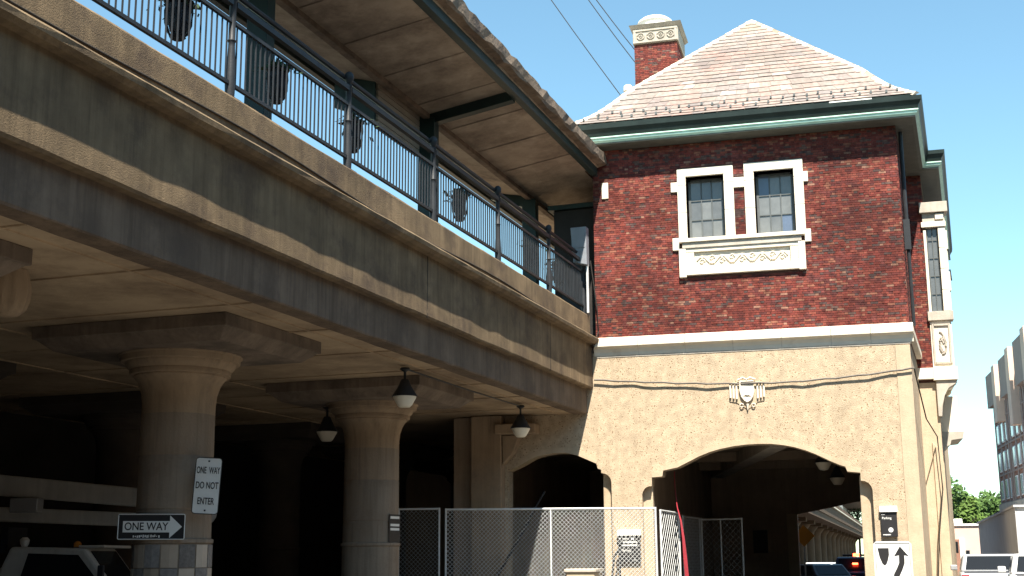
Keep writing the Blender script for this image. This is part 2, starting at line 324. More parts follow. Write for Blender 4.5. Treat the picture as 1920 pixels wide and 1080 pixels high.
# columns
shaft = [(.70, GZ), (.70, 1.88), (.735, 1.90), (.735, 1.96), (.69, 1.98), (.685, 2.46), (.675, 2.47), (.675, 2.5), (.685, 2.51), (.68, 3.45), (.672, 3.46), (.672, 3.49), (.68, 3.5), (.675, 4.25)]
cap = [(.675, 4.25), (.678, 4.46), (.70, 4.64), (.75, 4.8), (.80, 4.89), (.86, 4.95), (.86, 4.98), (.93, 4.99), (.94, 5.05), (.93, 5.08), (.98, 5.12), (1.03, 5.2), (1.03, 5.22), (1.10, 5.23), (1.11, 5.28), (1.11, 5.33), (1.15, 5.34), (1.15, 5.37)]
def column_at(parent, F, o, a, tiles=False, n=32, deep_shade=False):
    c = F(o, a, 0)
    cm = MB().lathe([(r, z) for r, z in shaft], c, n).build('column', M['deep_shade' if deep_shade else 'shaft'], parent, True)
    MB().lathe(cap, c, n).build('capital', M['deep_shade' if deep_shade else 'column'], cm, True)
    dp = MB(F); h, g = 1.75, 2.05
    dp.box(o - g, a - h, 5.56, o + g, a + h, 5.80)
    dp.hexa([(o - g + .28, a - h + .28, 5.36), (o + g - .28, a - h + .28, 5.36), (o + g - .28, a + h - .28, 5.36), (o - g + .28, a + h - .28, 5.36)],
            [(o - g + .04, a - h + .04, 5.565), (o + g - .04, a - h + .04, 5.565), (o + g - .04, a + h - .04, 5.565), (o - g + .04, a + h - .04, 5.565)])
    dp.build('drop_panel', M['deep_shade' if deep_shade else 'panel'], cm, bevel=.02)
    if tiles:
        k = 14; r0, r1 = .705, .722
        for row in range(5):
            z1 = 1.865 - row * .42; z0 = z1 - .405
            for i in range(k):
                a0 = 2 * math.pi * (i + .5 * 0) / k + .02 ; a1 = 2 * math.pi * (i + 1) / k - .02
                vs = []
                for z in (z0, z1):
                    for r in (r0, r1):
                        for q in (a0, (a0 + a1) / 2, a1): vs.append((c.x + r * math.cos(q), c.y + r * math.sin(q), z))
                t = MB().add(vs, [(3, 4, 10, 9), (4, 5, 11, 10), (0, 6, 7, 1), (1, 7, 8, 2), (9, 10, 7, 6), (10, 11, 8, 7), (0, 1, 4, 3), (1, 2, 5, 4), (0, 3, 9, 6), (2, 8, 11, 5)])
                t.build('tile', M['tile_light' if (i + row) % 2 else 'tile_dark'], cm)
    return cm
for a in (-41.4, -33, -24.6): column_at(via, V, -3.5, a)
C1 = column_at(via, V, -3.5, -16.2, True); C2 = column_at(via, V, -3.55, -7.75)
for a in (-33, -24.6, -16.2, -7.8, .6, 9, 17.4): column_at(via, V, -10.9, a, n=20, deep_shade=True)

# ------------------------------------------------------------------ platform canopy
can = empty('platform_canopy', V(-2.3, -15, 8.3), 'long concrete platform canopy with crumbling edge and dark green steel beams', 'canopy')
tsc = [-62 + i * .35 for i in range(177)] + [-.06]
MB().sweep([(.30, 13.40), (.52, 13.42), (.57, 13.48), (.58, 13.74), (.50, 13.80), (.2, 13.82), (.2, 13.40)], VS, tsc, .028, 9).build('broken_edge', M['canopy_edge'], can)
MB(V).hexa([(-2.27, -62, 12.98), (.33, -62, 13.38), (.33, -.08, 13.38), (-2.27, -.08, 12.98)], [(-2.27, -62, 13.3), (.33, -62, 13.76), (.33, -.08, 13.76), (-2.27, -.08, 13.3)]).build('canopy_slab', M['canopy_conc'], can)
MB(V).hexa([(-3.8, -62, 13.28), (-2.28, -62, 12.98), (-2.28, 14, 12.98), (-3.8, 14, 13.28)], [(-3.8, -62, 13.66), (-2.28, -62, 13.3), (-2.28, 14, 13.3), (-3.8, 14, 13.66)]).build('canopy_slab', M['canopy_conc'], can)
MB(V).hexa([(-2.27, -.07, 12.98), (-.12, -.07, 13.31), (-.12, 14, 13.31), (-2.27, 14, 12.98)], [(-2.27, -.07, 13.3), (-.12, -.07, 13.68), (-.12, 14, 13.68), (-2.27, 14, 13.3)]).build('canopy_slab', M['canopy_conc'], can)
MB(V).box(.10, -62, 13.14, .30, -.1, 13.42).build('edge_beam', M['steel_green'], can, bevel=.01)
MB(V).box(-3.9, -62, 13.1, -3.74, 14, 13.5).build('edge_beam', M['steel_green'], can, bevel=.01)
MB(V).box(-2.36, -62, 12.86, -2.18, 14, 13.0).build('centre_beam', M['canopy_edge'], can, bevel=.01)
for a in (-41.0, -32.6, -24.2, -15.8, -7.3, 1.0):
    cb = MB(V)
    if a < 0: cb.hexa([(-2.2, a - .13, 12.72), (.1, a - .13, 13.08), (.1, a + .13, 13.08), (-2.2, a + .13, 12.72)], [(-2.2, a - .13, 13.0), (.1, a - .13, 13.36), (.1, a + .13, 13.36), (-2.2, a + .13, 13.0)])
    cb.hexa([(-3.6, a - .13, 13.02), (-2.34, a - .13, 12.6), (-2.34, a + .13, 12.6), (-3.6, a + .13, 13.02)], [(-3.6, a - .13, 13.29), (-2.34, a - .13, 13.0), (-2.34, a + .13, 13.0), (-3.6, a + .13, 13.29)])
    cb.build('cross_beam', M['steel_green'], can, bevel=.01)
    p = MB(V).box(-2.5, a - .16, 8.3, -2.04, a + .16, 12.88); p.box(-2.6, a - .25, 8.3, -1.94, a + .25, 8.5)
    p.build('canopy_post', M['steel_green'], can, bevel=.015)
for k in range(22): MB(V).hexa([(-2.15, -46 + k * 2.1, 12.965), (.1, -46 + k * 2.1, 13.325), (.1, -45.96 + k * 2.1, 13.325), (-2.15, -45.96 + k * 2.1, 12.965)],
                               [(-2.15, -46 + k * 2.1, 13.02), (.1, -46 + k * 2.1, 13.38), (.1, -45.96 + k * 2.1, 13.38), (-2.15, -45.96 + k * 2.1, 13.02)]).build('soffit_joint', M['canopy_conc'], can)
# panels hung under the valley of the canopy
hp = MB(V)
for k in range(7): hp.box(-2.52 + (k % 2) * .0, -10.0, 11.86 + k * .16, -2.44, -7.5, 12.0 + k * .16)
hp.box(-2.55, -10.0, 11.84, -2.5, -7.5, 12.95); hp.build('siding_board', M['siding'], can)
MB(V).hexa([(-3.6, -10.08, 12.45), (-2.5, -10.08, 12.0), (-2.5, -10.0, 12.0), (-3.6, -10.0, 12.45)], [(-3.6, -10.08, 13.28), (-2.5, -10.08, 12.98), (-2.5, -10.0, 12.98), (-3.6, -10.0, 13.28)]).build('end_panel', M['steel_green'], can)

# shelter on the platform beyond the railing
sh = empty('platform_shelter', V(-2.6, 2.2, 8.3), 'dark enclosed platform shelter behind the railing beside the brick station', 'shelter')
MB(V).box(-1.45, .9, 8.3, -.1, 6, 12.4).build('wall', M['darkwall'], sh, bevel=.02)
MB(V).box(-1.6, .75, 12.4, -.08, 6.1, 12.55).build('roof', M['steel_green'], sh)
MB(V).box(-1.2, .86, 8.4, -.4, .9, 10.6).build('door', M['iron'], sh)

# ------------------------------------------------------------------ railing
rail = empty('platform_railing', V(-.25, -15, 8.74), 'black iron platform railing with ball topped posts along the viaduct parapet', 'railing')
posts = [-44.9 + 4.15 * i for i in range(11)] + [.0]
def rpos(o, a, z): return tuple(V(o, a, z) - rail.location)
pm = MB()
pm.lathe([(.11, 0), (.11, .06), (.075, .09), (.085, .3), (.075, .6), (.055, .95), (.055, 1.02), (.075, 1.05), (.055, 1.08), (.055, 1.72), (.07, 1.74), (.07, 1.78), (.035, 1.8), (.075, 1.86), (.095, 1.93), (.085, 2.0), (.05, 2.04), (.01, 2.06)], (0, 0, 0), 12)
pmesh = pm.mesh('post', M['iron'], True)
bmesh_ = MB().lathe([(.017, 0), (.017, 1.08)], (0, 0, 0), 6).mesh('baluster', M['iron'], True)
for p in posts: link('post', pmesh, rail, rpos(-.25, p, 8.74))
for p in posts: MB(V).box(-.38, p - .14, 8.70, -.12, p + .14, 8.80).build('post_base', M['concrete'], rail)
for i in range(len(posts) - 1):
    a0, a1 = posts[i], posts[i + 1]
    for nm, z, h, t in (('bottom_rail', 9.06, .06, .03), ('upper_rail', 10.12, .06, .03), ('top_rail', 10.44, .10, .05)):
        MB(V).box(-.25 - t, a0 + .06, z - h / 2, -.25 + t, a1 - .06, z + h / 2).build(nm, M['iron'], rail)
    if a0 > -32:
        n = round((a1 - a0) / .148)
        for k in range(1, n): link('baluster', bmesh_, rail, rpos(-.25, a0 + (a1 - a0) * k / n, 9.05))
MB().tube([V(-.33, -44.9, 10.68), V(-.33, 0, 10.68)], .05, 8).build('handrail', M['iron'], rail, True)
cn = MB()
cn.tube([V(-.5, -44.9, 10.30), V(-.5, 0, 10.30)], .008, 5); cn.build('wire', M['cable'], rail)

# ------------------------------------------------------------------ planters hung inside the railing
def planter(a, s, label):
    c = V(-.62, a, 9.55)
    o = empty('hanging_planter', c, label, 'planter', 'ribbed planters hung along the platform railing')
    r = random.Random(int(a * 10))
    b = MB()
    for k in range(10):
        q = 2 * math.pi * k / 10
        b.tube([(c.x + rr * math.cos(q), c.y + rr * math.sin(q), c.z + z) for rr, z in ((.06 * s, -.02), (.13 * s, .04), (.18 * s, .2), (.19 * s, .4), (.18 * s, .56))], .018, 5)
    b.lathe([(.09 * s, -.05), (.12 * s, -.02), (.09 * s, .01)], c, 10); b.lathe([(.18 * s, .53), (.22 * s, .56), (.18 * s, .6)], c, 16)
    b.build('ribbed_basket', M['iron'], o, True)
    MB().lathe([(.02, .02), (.1 * s, .06), (.15 * s, .2), (.165 * s, .5), (.02, .56)], c, 10).build('liner', M['truckdark'], o, True)
    f = MB()
    for k in range(150):
        q, rr = r.uniform(0, 6.28), abs(r.gauss(0, .17)) * s; z = .58 + r.uniform(-.06, .16) - max(0, rr - .22) * .6
        p = Vector((c.x + rr * math.cos(q), c.y + rr * math.sin(q), c.z + z)); u = Vector((r.gauss(0, 1), r.gauss(0, 1), r.gauss(0, .6))).normalized(); v = u.orthogonal().normalized(); L = r.uniform(.05, .1)
        f.add([p - u * L, p + v * L * .4, p + u * L, p - v * L * .4], [(0, 1, 2, 3)])
    f.build('foliage', M['planter_leaf'], o, fix=False)
    h = MB(); h.tube([V(-.25, a, 10.12), V(-.4, a, 10.2), V(-.6, a, 10.1)], .012, 5); h.build('hook', M['iron'], o)
for a, s, lb in ((-20.95, 1.1, 'dark ribbed planter with leafy top, nearest the upper left corner of the picture'), (-17.9, .95, 'dark ribbed planter just right of the thick leftmost railing post'),
                 (-14.9, 1, 'dark ribbed planter right beside the ball topped railing post'), (-9.2, 1, 'dark ribbed planter in the middle railing bay, fourth from the left'),
                 (-3.9, 1, 'dark ribbed planter beyond the dark canopy post, second from the brick station'), (-1.3, 1.1, 'dark ribbed planter at the station end of the railing')):
    planter(a, s, lb)

# ------------------------------------------------------------------ station building
st = empty('station_building', (-3, 39, GZ), 'red brick and tan stucco station house with slate hip roof and arched passage', 'building')
S = lambda a, b, d: (a, d, b)          # facade plane: (x, z) at depth y
arch_main = [(-6.16, GZ), (-6.16, 3.36), (-6.13, 3.46), (-6.07, 3.55), (-5.98, 3.6), (-5.87, 3.61), (-5.86, 3.86), (-5.55, 3.88), (-5.52, 4.05), (-5.1, 4.13), (-4.8, 4.27), (-4.47, 4.43), (-4.15, 4.55), (-3.85, 4.63), (-3.45, 4.7), (-3.08, 4.735), (-2.75, 4.745), (-2.4, 4.735), (-2.05, 4.69), (-1.73, 4.62), (-1.4, 4.51), (-1.15, 4.4), (-.72, 4.18), (-.5, 4.08), (-.37, 4.04), (-.32, 3.9), (.03, 3.86), (.03, 3.64), (.14, 3.62), (.23, 3.57), (.3, 3.48), (.33, 3.38), (.33, GZ)]
arch_left = [(-10.25, GZ), (-10.2, 4.15), (-9.84, 4.3), (-9.42, 4.52), (-9.1, 4.6), (-8.76, 4.645), (-8.4, 4.64), (-8.1, 4.57), (-7.79, 4.43), (-7.5, 4.3), (-7.46, 4.15), (-7.36, 4.12), (-7.36, 4.02), (-7.25, 4.0), (-7.15, 3.94), (-7.08, 3.84), (-7.06, 3.74), (-7.06, GZ)]
outline = [(-11.9, GZ), (-11.9, 5.79), (-8.2, 5.79), (-8.2, 7.6), (1.58, 7.6), (1.58, GZ)] + arch_main[::-1] + arch_left[::-1]
MB().prism(outline, S, Y0, Y0 + .55).build('stucco_wall', M['stucco'], st)
def band(path, wd, z=Y0 - .012, d=.03):
    """smooth margin following an opening"""
    n = len(path); out = []
    for i, (x, y) in enumerate(path):
        a = Vector(path[max(i - 1, 0)]); b = Vector(path[min(i + 1, n - 1)]); t = (b - a).normalized(); out.append((x - t.y * wd, y + t.x * wd))
    m = MB()
    for i in range(n - 1):
        m.prism([path[i], path[i + 1], out[i + 1], out[i]], S, z, z + d)
    return m
band(arch_main[6:-6], .14).build('arch_margin', M['smooth_stucco'], st)
band([(-9.84, 4.3), (-9.42, 4.52), (-9.1, 4.6), (-8.76, 4.645), (-8.4, 4.64), (-8.1, 4.57), (-7.79, 4.43), (-7.5, 4.3)], .16).build('arch_margin', M['smooth_stucco'], st)
# set back jambs below the rounded stops
for x0, x1, zt in ((-6.3, -5.88, 3.8), (-.01, .45, 3.8), (-7.35, -6.95, 4.1)): MB().box(x0, Y0 + .24, GZ, x1, Y0 + .53, zt).build('jamb', M['smooth_stucco'], st, bevel=.02)
# corner margin and pilaster of the right edge, margin under the string course
MB().box(1.2, Y0 - .018, GZ, 1.60, Y0 + .02, 7.42).build('corner_margin', M['smooth_stucco'], st)
sidew = MB().hexa([(1.58, Y0 + .02, GZ), (1.1, Y0 + .02, GZ), (1.55, 43, GZ), (2.02, 43, GZ)], [(1.58, Y0 + .02, 7.6), (1.1, Y0 + .02, 7.6), (1.55, 43, 7.6), (2.02, 43, 7.6)])
sidew.build('side_wall', M['smooth_stucco'], st)
# passage inside
pas = MB()
pas.box(-6.6, Y0 + .55, GZ, -6.2, 56, 5.5); pas.box(.45, Y0 + .55, GZ, .9, 56, 5.5); pas.box(-12, Y0 + .56, 5.3, 1.0, 56, 5.6); pas.box(-12, 56, GZ, -3.05, 56.4, 5.6); pas.box(-11.9, Y0 + .55, GZ, -11.5, 56, 5.6)
pas.prism([(-3.05, 3.25), (-2.6, 3.3), (-1.8, 3.45), (-1.0, 3.6), (-.3, 3.75), (.45, 3.85), (.45, 5.6), (-3.05, 5.6)], S, 55.8, 56.3)
pas.build('passage_wall', M['passage'], st)
MB().hexa([(-2.6, 40.0, 4.85), (-2.0, 40.0, 4.85), (-5.6, 55.7, 4.85), (-6.15, 55.7, 4.85)], [(-2.6, 40.0, 5.32), (-2.0, 40.0, 5.32), (-5.6, 55.7, 5.32), (-6.15, 55.7, 5.32)]).build('passage_beam', M['limestone_dirty'], st)
for y in (39.2, 47.5, 52.2): MB().box(-6.2, y, 4.98, .45, y + .4, 5.31).build('passage_beam', M['passage'], st)
MB().box(-3.05, 55.6, GZ, -2.62, 56.4, 3.3).build('end_pier', M['smooth_stucco'], st)
# string course: separate blocks
xs = [-7.5, -6.15, -4.75, -3.35, -1.95, -.55, .55, 1.72]
def sc_prof(x0, x1, y, parent, M_=M['limestone']):
    prof = [(y + .1, 7.5), (y - .02, 7.5), (y - .03, 7.6), (y - .08, 7.7), (y - .2, 7.76), (y - .2, 7.97), (y - .04, 8.05), (y + .1, 8.05)]
    return MB().prism(prof, lambda a, b, d: (d, a, b), x0, x1).build('stone_block', M_, parent, bevel=.008)
sc = MB().box(-7.44, Y0 - .015, 7.45, 1.62, Y0 + .3, 7.99).build('string_course', M['limestone_dirty'], st)
for i in range(len(xs) - 1): sc_prof(xs[i] + .004, xs[i + 1] - .004, Y0, sc)
# right return of the string course
MB().hexa([(1.73, Y0 + .11, 7.765), (1.5, Y0 + .11, 7.765), (1.95, 42.9, 7.765), (2.18, 42.9, 7.765)], [(1.73, Y0 + .11, 7.965), (1.5, Y0 + .11, 7.965), (1.95, 42.9, 7.965), (2.18, 42.9, 7.965)]).build('stone_block', M['limestone'], sc, bevel=.008)

# --- upper brick storey: backing wall with two window openings, individual bricks in front
XL, XR, ZB, ZT = -7.43, 1.62, 8.03, 14.1
wins = [(-4.56, -3.42), (-2.52, -1.36)]; WZ0, WZ1 = 10.88, 12.87
bk = MB()
bk.box(XL, Y0 + .012, ZB, wins[0][0], Y0 + .45, ZT); bk.box(wins[0][1], Y0 + .012, ZB, wins[1][0], Y0 + .45, ZT); bk.box(wins[1][1], Y0 + .012, ZB, XR - .01, Y0 + .45, ZT)
for a, b in wins: bk.box(a, Y0 + .012, ZB, b, Y0 + .45, WZ0); bk.box(a, Y0 + .012, WZ1, b, Y0 + .45, ZT)
bk.build('front_wall', M['mortar'], st)
sk = (43 - Y0) * math.tan(VA)
MB().hexa([(XL, Y0 + .46, 7.6), (XR - .012, Y0 + .46, 7.6), (XR + 20 * math.tan(VA), Y0 + 20, 7.6), (XL + 20 * math.tan(VA), Y0 + 20, 7.6)],
          [(XL, Y0 + .46, ZT), (XR - .012, Y0 + .46, ZT), (XR + 20 * math.tan(VA), Y0 + 20, ZT), (XL + 20 * math.tan(VA), Y0 + 20, ZT)]).build('side_wall', M['mortar'], st)
holes = [(-4.82, -3.13, 10.6, 13.12), (-2.81, -1.08, 10.6, 13.14), (-3.13, -2.81, 12.4, 12.73), (-4.84, -1.12, 9.78, 10.95), (-5.02, -4.8, 12.4, 12.72), (-5.02, -4.8, 10.58, 10.98), (-1.1, -.94, 12.42, 12.75), (-1.13, -.94, 10.59, 10.99), (-7.15, -6.95, 12.37, 12.9)]
CH = .0677; field = MB(); cand = []
def cut(x0, x1, z0, z1, hl):
    segs = [(x0, x1)]
    for a, b, c, d in hl:
        if z1 > c and z0 < d:
            ns = []
            for s0, s1 in segs:
                if s1 <= a or s0 >= b: ns.append((s0, s1)); continue
                if s0 < a: ns.append((s0, a))
                if s1 > b: ns.append((b, s1))
            segs = ns
    return segs
rb = random.Random(11)
row = 0; z = ZB + .01
while z < ZT - CH:
    x = XL - (.15 if row % 2 else 0); k = 0
    while x < XR:
        wdt = .2 if k % 2 == 0 else .095
        a, b = max(x, XL), min(x + wdt, XR)
        if b - a > .03:
            for s0, s1 in cut(a, b, z, z + CH - .01, holes):
                if s1 - s0 > .02: cand.append((s0, s1, z, row, wdt > .1 and s1 - s0 > .19, k))
        x += wdt + .01; k += 1
    z += CH; row += 1
brick_me = MB().box(0, 0, 0, .2, .03, CH - .01).mesh('brick', M['brick'])
ind = 0
for s0, s1, z, row, full, k in cand:
    pr = rb.random() ** 2 * .012
    # projecting blonde headers sprinkled higher on the wall
    tone = rb.random()
    if z > 11.8 and not full and rb.random() < .12: tone = .95
    if full and ind < 290 and row < 8 and abs(s1 - s0 - .2) < 1e-4:
        link('brick', brick_me, st, (s0 - st.location.x, Y0 - pr - st.location.y, z - st.location.z)); ind += 1
    else:
        field.box(s0, Y0 - pr, z, s1, Y0 + .025, z + CH - .01, max(tone, .001))
# returns: side wall of main block, front face of the set back wing, chimney
def brick_face(fn, w_, z0, z1):
    z = z0; r_ = 0
    while z < z1 - CH:
        x = -(.15 if r_ % 2 else 0); k = 0
        while x < w_:
            wd = .2 if k % 2 == 0 else .095; a, b = max(x, 0), min(x + wd, w_)
            if b - a > .02:
                o = rb.random() ** 2 * .008
                vs = [fn(p, q, d) for d in (o, -.02) for p, q in ((a, z), (b, z), (b, z + CH - .01), (a, z + CH - .01))]
                field.add(vs, [(0, 1, 2, 3), (0, 4, 5, 1), (1, 5, 6, 2), (2, 6, 7, 3), (3, 7, 4, 0)], max(.001, rb.random()))
            x += wd + .01; k += 1
        z += CH; r_ += 1
brick_face(lambda p, q, d: (XR + p * math.sin(VA) + d, Y0 + p * math.cos(VA), q), 5.5, ZB, ZT)
WY = 43.0
brick_face(lambda p, q, d: (1.95 + p, WY - d, q), .6, 7.5, ZT)
# chimney
CX0, CX1, CY0, CY1 = -6.9, -5.36, 43.0, 44.8
brick_face(lambda p, q, d: (CX0 + p, CY0 - d, q), CX1 - CX0, 16.2, 19.62)
brick_face(lambda p, q, d: (CX1 + d, CY0 + p, q), CY1 - CY0, 16.2, 19.62)
fo = field.build('brickwork', M['brick_field'], st, fix=False); fo['kind'] = 'stuff'

# --- window surround
LS = M['limestone']
def stone(x0, x1, z0, z1, pr=.07, name='surround_stone', m=None, parent=None, bev=.012):
    return MB().box(x0, Y0 - pr, z0, x1, Y0 + .44, z1).build(name, m or LS, parent or st, bevel=bev)
for (a, b), (s0, s1), top in ((wins[0], (-4.82, -3.13), 13.12), (wins[1], (-2.81, -1.08), 13.14)):
    stone(s0, a, 11.75, 12.6); stone(s0, a + .0, 10.93, 11.745); stone(b, s1, 11.75, 12.6); stone(b, s1, 10.93, 11.745)
    stone(s0, s1, 12.87, top); stone(s0, a, 12.605, 12.868); stone(b, s1, 12.605, 12.868)
for h in (holes[4], holes[5], holes[6], holes[7], holes[2]): stone(h[0] + .004, h[1] - .004, h[2] + .01, h[3] - .005, .068)
stone(-7.15, -6.95, 12.38, 12.89, .05, 'quoin_stone')
stone(-4.80, -1.12, 10.80, 10.915, .2, 'window_sill'); stone(-4.72, -1.22, 10.62, 10.80, .14, 'apron_moulding', M['limestone_dirty'])
stone(-4.83, -4.62, 9.74, 10.62, .13, 'apron_end'); stone(-1.33, -1.13, 9.77, 10.62, .13, 'apron_end')
stone(-4.62, -1.33, 9.80, 10.0, .12, 'apron_base'); stone(-4.62, -1.33, 10.5, 10.615, .1, 'apron_head'); stone(-4.62, -4.38, 10.0, 10.5, .09, 'apron_stile'); stone(-1.56, -1.33, 10.0, 10.5, .09, 'apron_stile')
ap = stone(-4.38, -1.56, 10.0, 10.5, .02, 'apron_panel', LS)
sc_ = MB(); n = 9; L = 2.66 / n
for i in range(n):
    x = -4.3 + i * L; sg = 1 if i % 2 == 0 else -1
    pts = [(x + L * t / 10, Y0 - .035, 10.25 + sg * .11 * math.sin(math.pi * t / 10)) for t in range(11)]; sc_.tube(pts, .026, 6)
    c = (x + L * .5, 10.25 - sg * .05)
    sc_.tube([(c[0] + (.09 - .006 * t) * math.cos(t * .62), Y0 - .035, c[1] + (.09 - .006 * t) * math.sin(t * .62)) for t in range(13)], .02, 6)
    for q in (-1, 1): sc_.tube([(c[0], Y0 - .03, c[1] + sg * .1), (c[0] + q * .07, Y0 - .05, c[1] + sg * .17)], [.03, .012], 6)
sc_.build('carved_scroll', LS, ap, True)
for wi, (a, b) in enumerate(wins):
    wn = MB()
    x0, x1, z0, z1 = a + .03, b - .03, WZ0 + .03, WZ1 - .0
    y = Y0 + .34
    wn.box(x0, y, z0, x0 + .07, y + .06, z1); wn.box(x1 - .07, y, z0, x1, y + .06, z1); wn.box(x0, y, z0, x1, y + .06, z0 + .07); wn.box(x0, y, z1 - .07, x1, y + .06, z1)
    wo = wn.build('window', M['winsteel'], st)
    gx = [x0 + .07 + (x1 - x0 - .14) * i / 3 for i in range(4)]; gz = [z0 + .07 + (z1 - z0 - .14) * i / 3 for i in range(4)]
    mu = MB()
    for i in (1, 2): mu.box(gx[i] - .016, y - .002, gz[0], gx[i] + .016, y + .05, gz[3]); mu.box(gx[0], y + .001, gz[i] - .014, gx[3], y + .052, gz[i] + .014)
    mu.build('glazing_bar', M['winsteel'], wo)
    for i in range(3):
        for j in range(3):
            pm_ = M['pane_dark'] if (wi == 0 and (i + j) % 2) or (wi == 1 and i == 1 and j == 0) else M['blind']
            if wi == 1 and ((i, j) == (2, 0) or (i, j) == (0, 2)): pm_ = M['pane_blue']
            t = random.Random(wi * 9 + i * 3 + j).uniform(-.006, .006)
            MB().hexa([(gx[i], y + .03 + t, gz[j]), (gx[i + 1], y + .03 - t, gz[j]), (gx[i + 1], y + .036 - t, gz[j]), (gx[i], y + .036 + t, gz[j])],
                      [(gx[i], y + .03, gz[j + 1]), (gx[i + 1], y + .03, gz[j + 1]), (gx[i + 1], y + .036, gz[j + 1]), (gx[i], y + .036, gz[j + 1])]).build('pane', pm_, wo)

# --- carved shield on the stucco
cr = MB().prism([(-3.42, 6.55), (-2.6, 6.55), (-2.52, 6.5), (-2.52, 5.98), (-2.7, 5.95), (-2.86, 5.83), (-3.0, 5.74), (-3.14, 5.83), (-3.32, 5.95), (-3.5, 5.98), (-3.5, 6.5)], S, Y0 - .025, Y0 + .05).build('carved_crest', M['smooth_stucco'], st, bevel=.01)
sd = [(-3.19, 6.55), (-2.81, 6.55), (-2.8, 6.3), (-2.84, 6.12), (-2.92, 6.0), (-3.0, 5.95), (-3.08, 6.0), (-3.16, 6.12), (-3.2, 6.3)]
MB().prism(sd, S, Y0 - .08, Y0 - .02).build('shield', LS, cr, bevel=.02)
rm = MB(); rm.tube([(x, Y0 - .09, z) for x, z in sd + sd[:1]], .022, 6)
for q in (-1, 1):
    for i, x in enumerate((.3, .39, .48)): rm.tube([(-3 + q * x, Y0 - .05, 6.5), (-3 + q * x, Y0 - .06, 6.05 + .02 * i)], .03, 6)
    rm.tube([(-3 + q * (.17 + .05 * math.cos(t * .7)), Y0 - .05, 5.86 + .05 * math.sin(t * .7)) for t in range(9)], .018, 5)
    rm.tube([(-3 + q * .12, Y0 - .07, 6.12), (-3 + q * .03, Y0 - .1, 6.17), (-3, Y0 - .1, 6.15)], .02, 5)
rm.tube([(-3.25, Y0 - .07, 6.6), (-3.1, Y0 - .09, 6.66), (-3, Y0 - .1, 6.6), (-2.9, Y0 - .09, 6.66), (-2.75, Y0 - .07, 6.6)], .03, 6)
rm.tube([(-3, Y0 - .05, 5.9), (-3, Y0 - .06, 5.72)], [.05, .01], 6)
rm.build('carving', LS, cr, True)

# --- cornice, gutter
def cornice(pts, name_parent, closed=False):
    """pts: plan polyline of the wall line, eave stands out .62 to its right-hand outside"""
    prof_g = [(.62, 14.16), (.70, 14.22), (.73, 14.30), (.80, 14.40), (.82, 14.52), (.70, 14.52), (.55, 14.45), (.5, 14.2)]
    prof_m = [(.5, 14.0), (.60, 14.0), (.66, 14.06), (.66, 14.11), (.70, 14.13), (.70, 14.165), (.5, 14.165)]
    prof_b = [(0., 13.93), (.50, 13.93), (.60, 13.96), (.60, 14.0), (.0, 14.02)]
    n = len(pts); P = [Vector(p) for p in pts]; nor = []
    for i in range(n):
        ds = []
        if i > 0: ds.append((P[i] - P[i - 1]).normalized())
        if i < n - 1: ds.append((P[i + 1] - P[i]).normalized())
        ns = [Vector((d.y, -d.x)) for d in ds]
        m = sum(ns, Vector((0, 0))).normalized(); nor.append(m / max(.3, m.dot(ns[0])))
    for nm, pr, mm in (('gutter', prof_g, M['copper']), ('cornice_moulding', prof_m, M['mint']), ('eave_soffit', prof_b, M['soffit_wood'])):
        MB().sweep(pr, lambda a, b, t: (P[t].x + nor[t].x * a, P[t].y + nor[t].y * a, b), list(range(n))).build(nm, mm, name_parent)
tv = math.tan(VA)
ec = MB().box(XL + .02, Y0 + .02, 14.02, XR - .02, Y0 + .4, 14.5).build('cornice', M['soffit_wood'], st)
cornice([(XL + 6 * tv, 43.5), (XL, Y0 + 0.), (XR, Y0 + 0.), (XR + (42.4 - Y0) * tv, 42.4)], ec)
cornice([(1.9, WY), (2.55, WY), (2.55 + 14 * tv, WY + 14)], ec)
MB().box(1.6, WY + .2, 14.02, 2.5, WY + 10, 14.5).build('eave_board', M['soffit_wood'], ec)

# --- roof: hip with bell-cast eave, slates laid one by one on the front slope
EX0, EX1, EY = XL - .62, XR + .62, Y0 - .66
APX, APY, APZ = -2.62, 41.6, 19.45
def roof_h(s):                       # s: 0 at the eave .. 1 at the apex
    return 14.62 + (APZ - 14.62) * (s - .030 * math.sin(math.pi * min(1, s * 3.3)) * (1 if s < .303 else 0))
def rp(s, u, lift=0.):               # u: 0 at left hip, 1 at right hip
    xl = EX0 + (APX - EX0) * s; xr = EX1 + (APX - EX1) * s
    return Vector((xl + (xr - xl) * u, EY + (APY - EY) * s - lift * .7, roof_h(s) + lift * .7))
rf = MB(); NS = 14; rv = []
for i in range(NS + 1):
    s = i / NS; rv += [rp(s, 0, -.03), rp(s, 1, -.03)]
rf.add(rv, [(2 * i, 2 * i + 1, 2 * i + 3, 2 * i + 2) for i in range(NS)])
for side in (0, 1):                  # the two long slopes run back along the building
    vs = []
    for i in range(NS + 1):
        p = rp(i / NS, side, -.03); q = p + Vector((16 * tv, 16, 0)); 
        if i == NS: q = p + Vector((16 * tv, 16, 0))
        vs += [p, q]
    rf.add(vs, [(2 * i, 2 * i + 1, 2 * i + 3, 2 * i + 2) for i in range(NS)])
roof = rf.build('roof', M['slate_field'], st)
MB().hexa([(EX0 + .1, EY + .02, 14.5), (EX1 - .1, EY + .02, 14.5), (EX1, EY + 2, 14.5), (EX0, EY + 2, 14.5)], [(EX0 + .02, EY + .0, 14.615), (EX1 - .02, EY + .0, 14.615), (EX1 - .1, EY + 2, 14.6), (EX0 + .1, EY + 2, 14.6)]).build('drip_board', M['copper'], roof)
rs = random.Random(5); NR = 25; cnt = 0; more = MB()
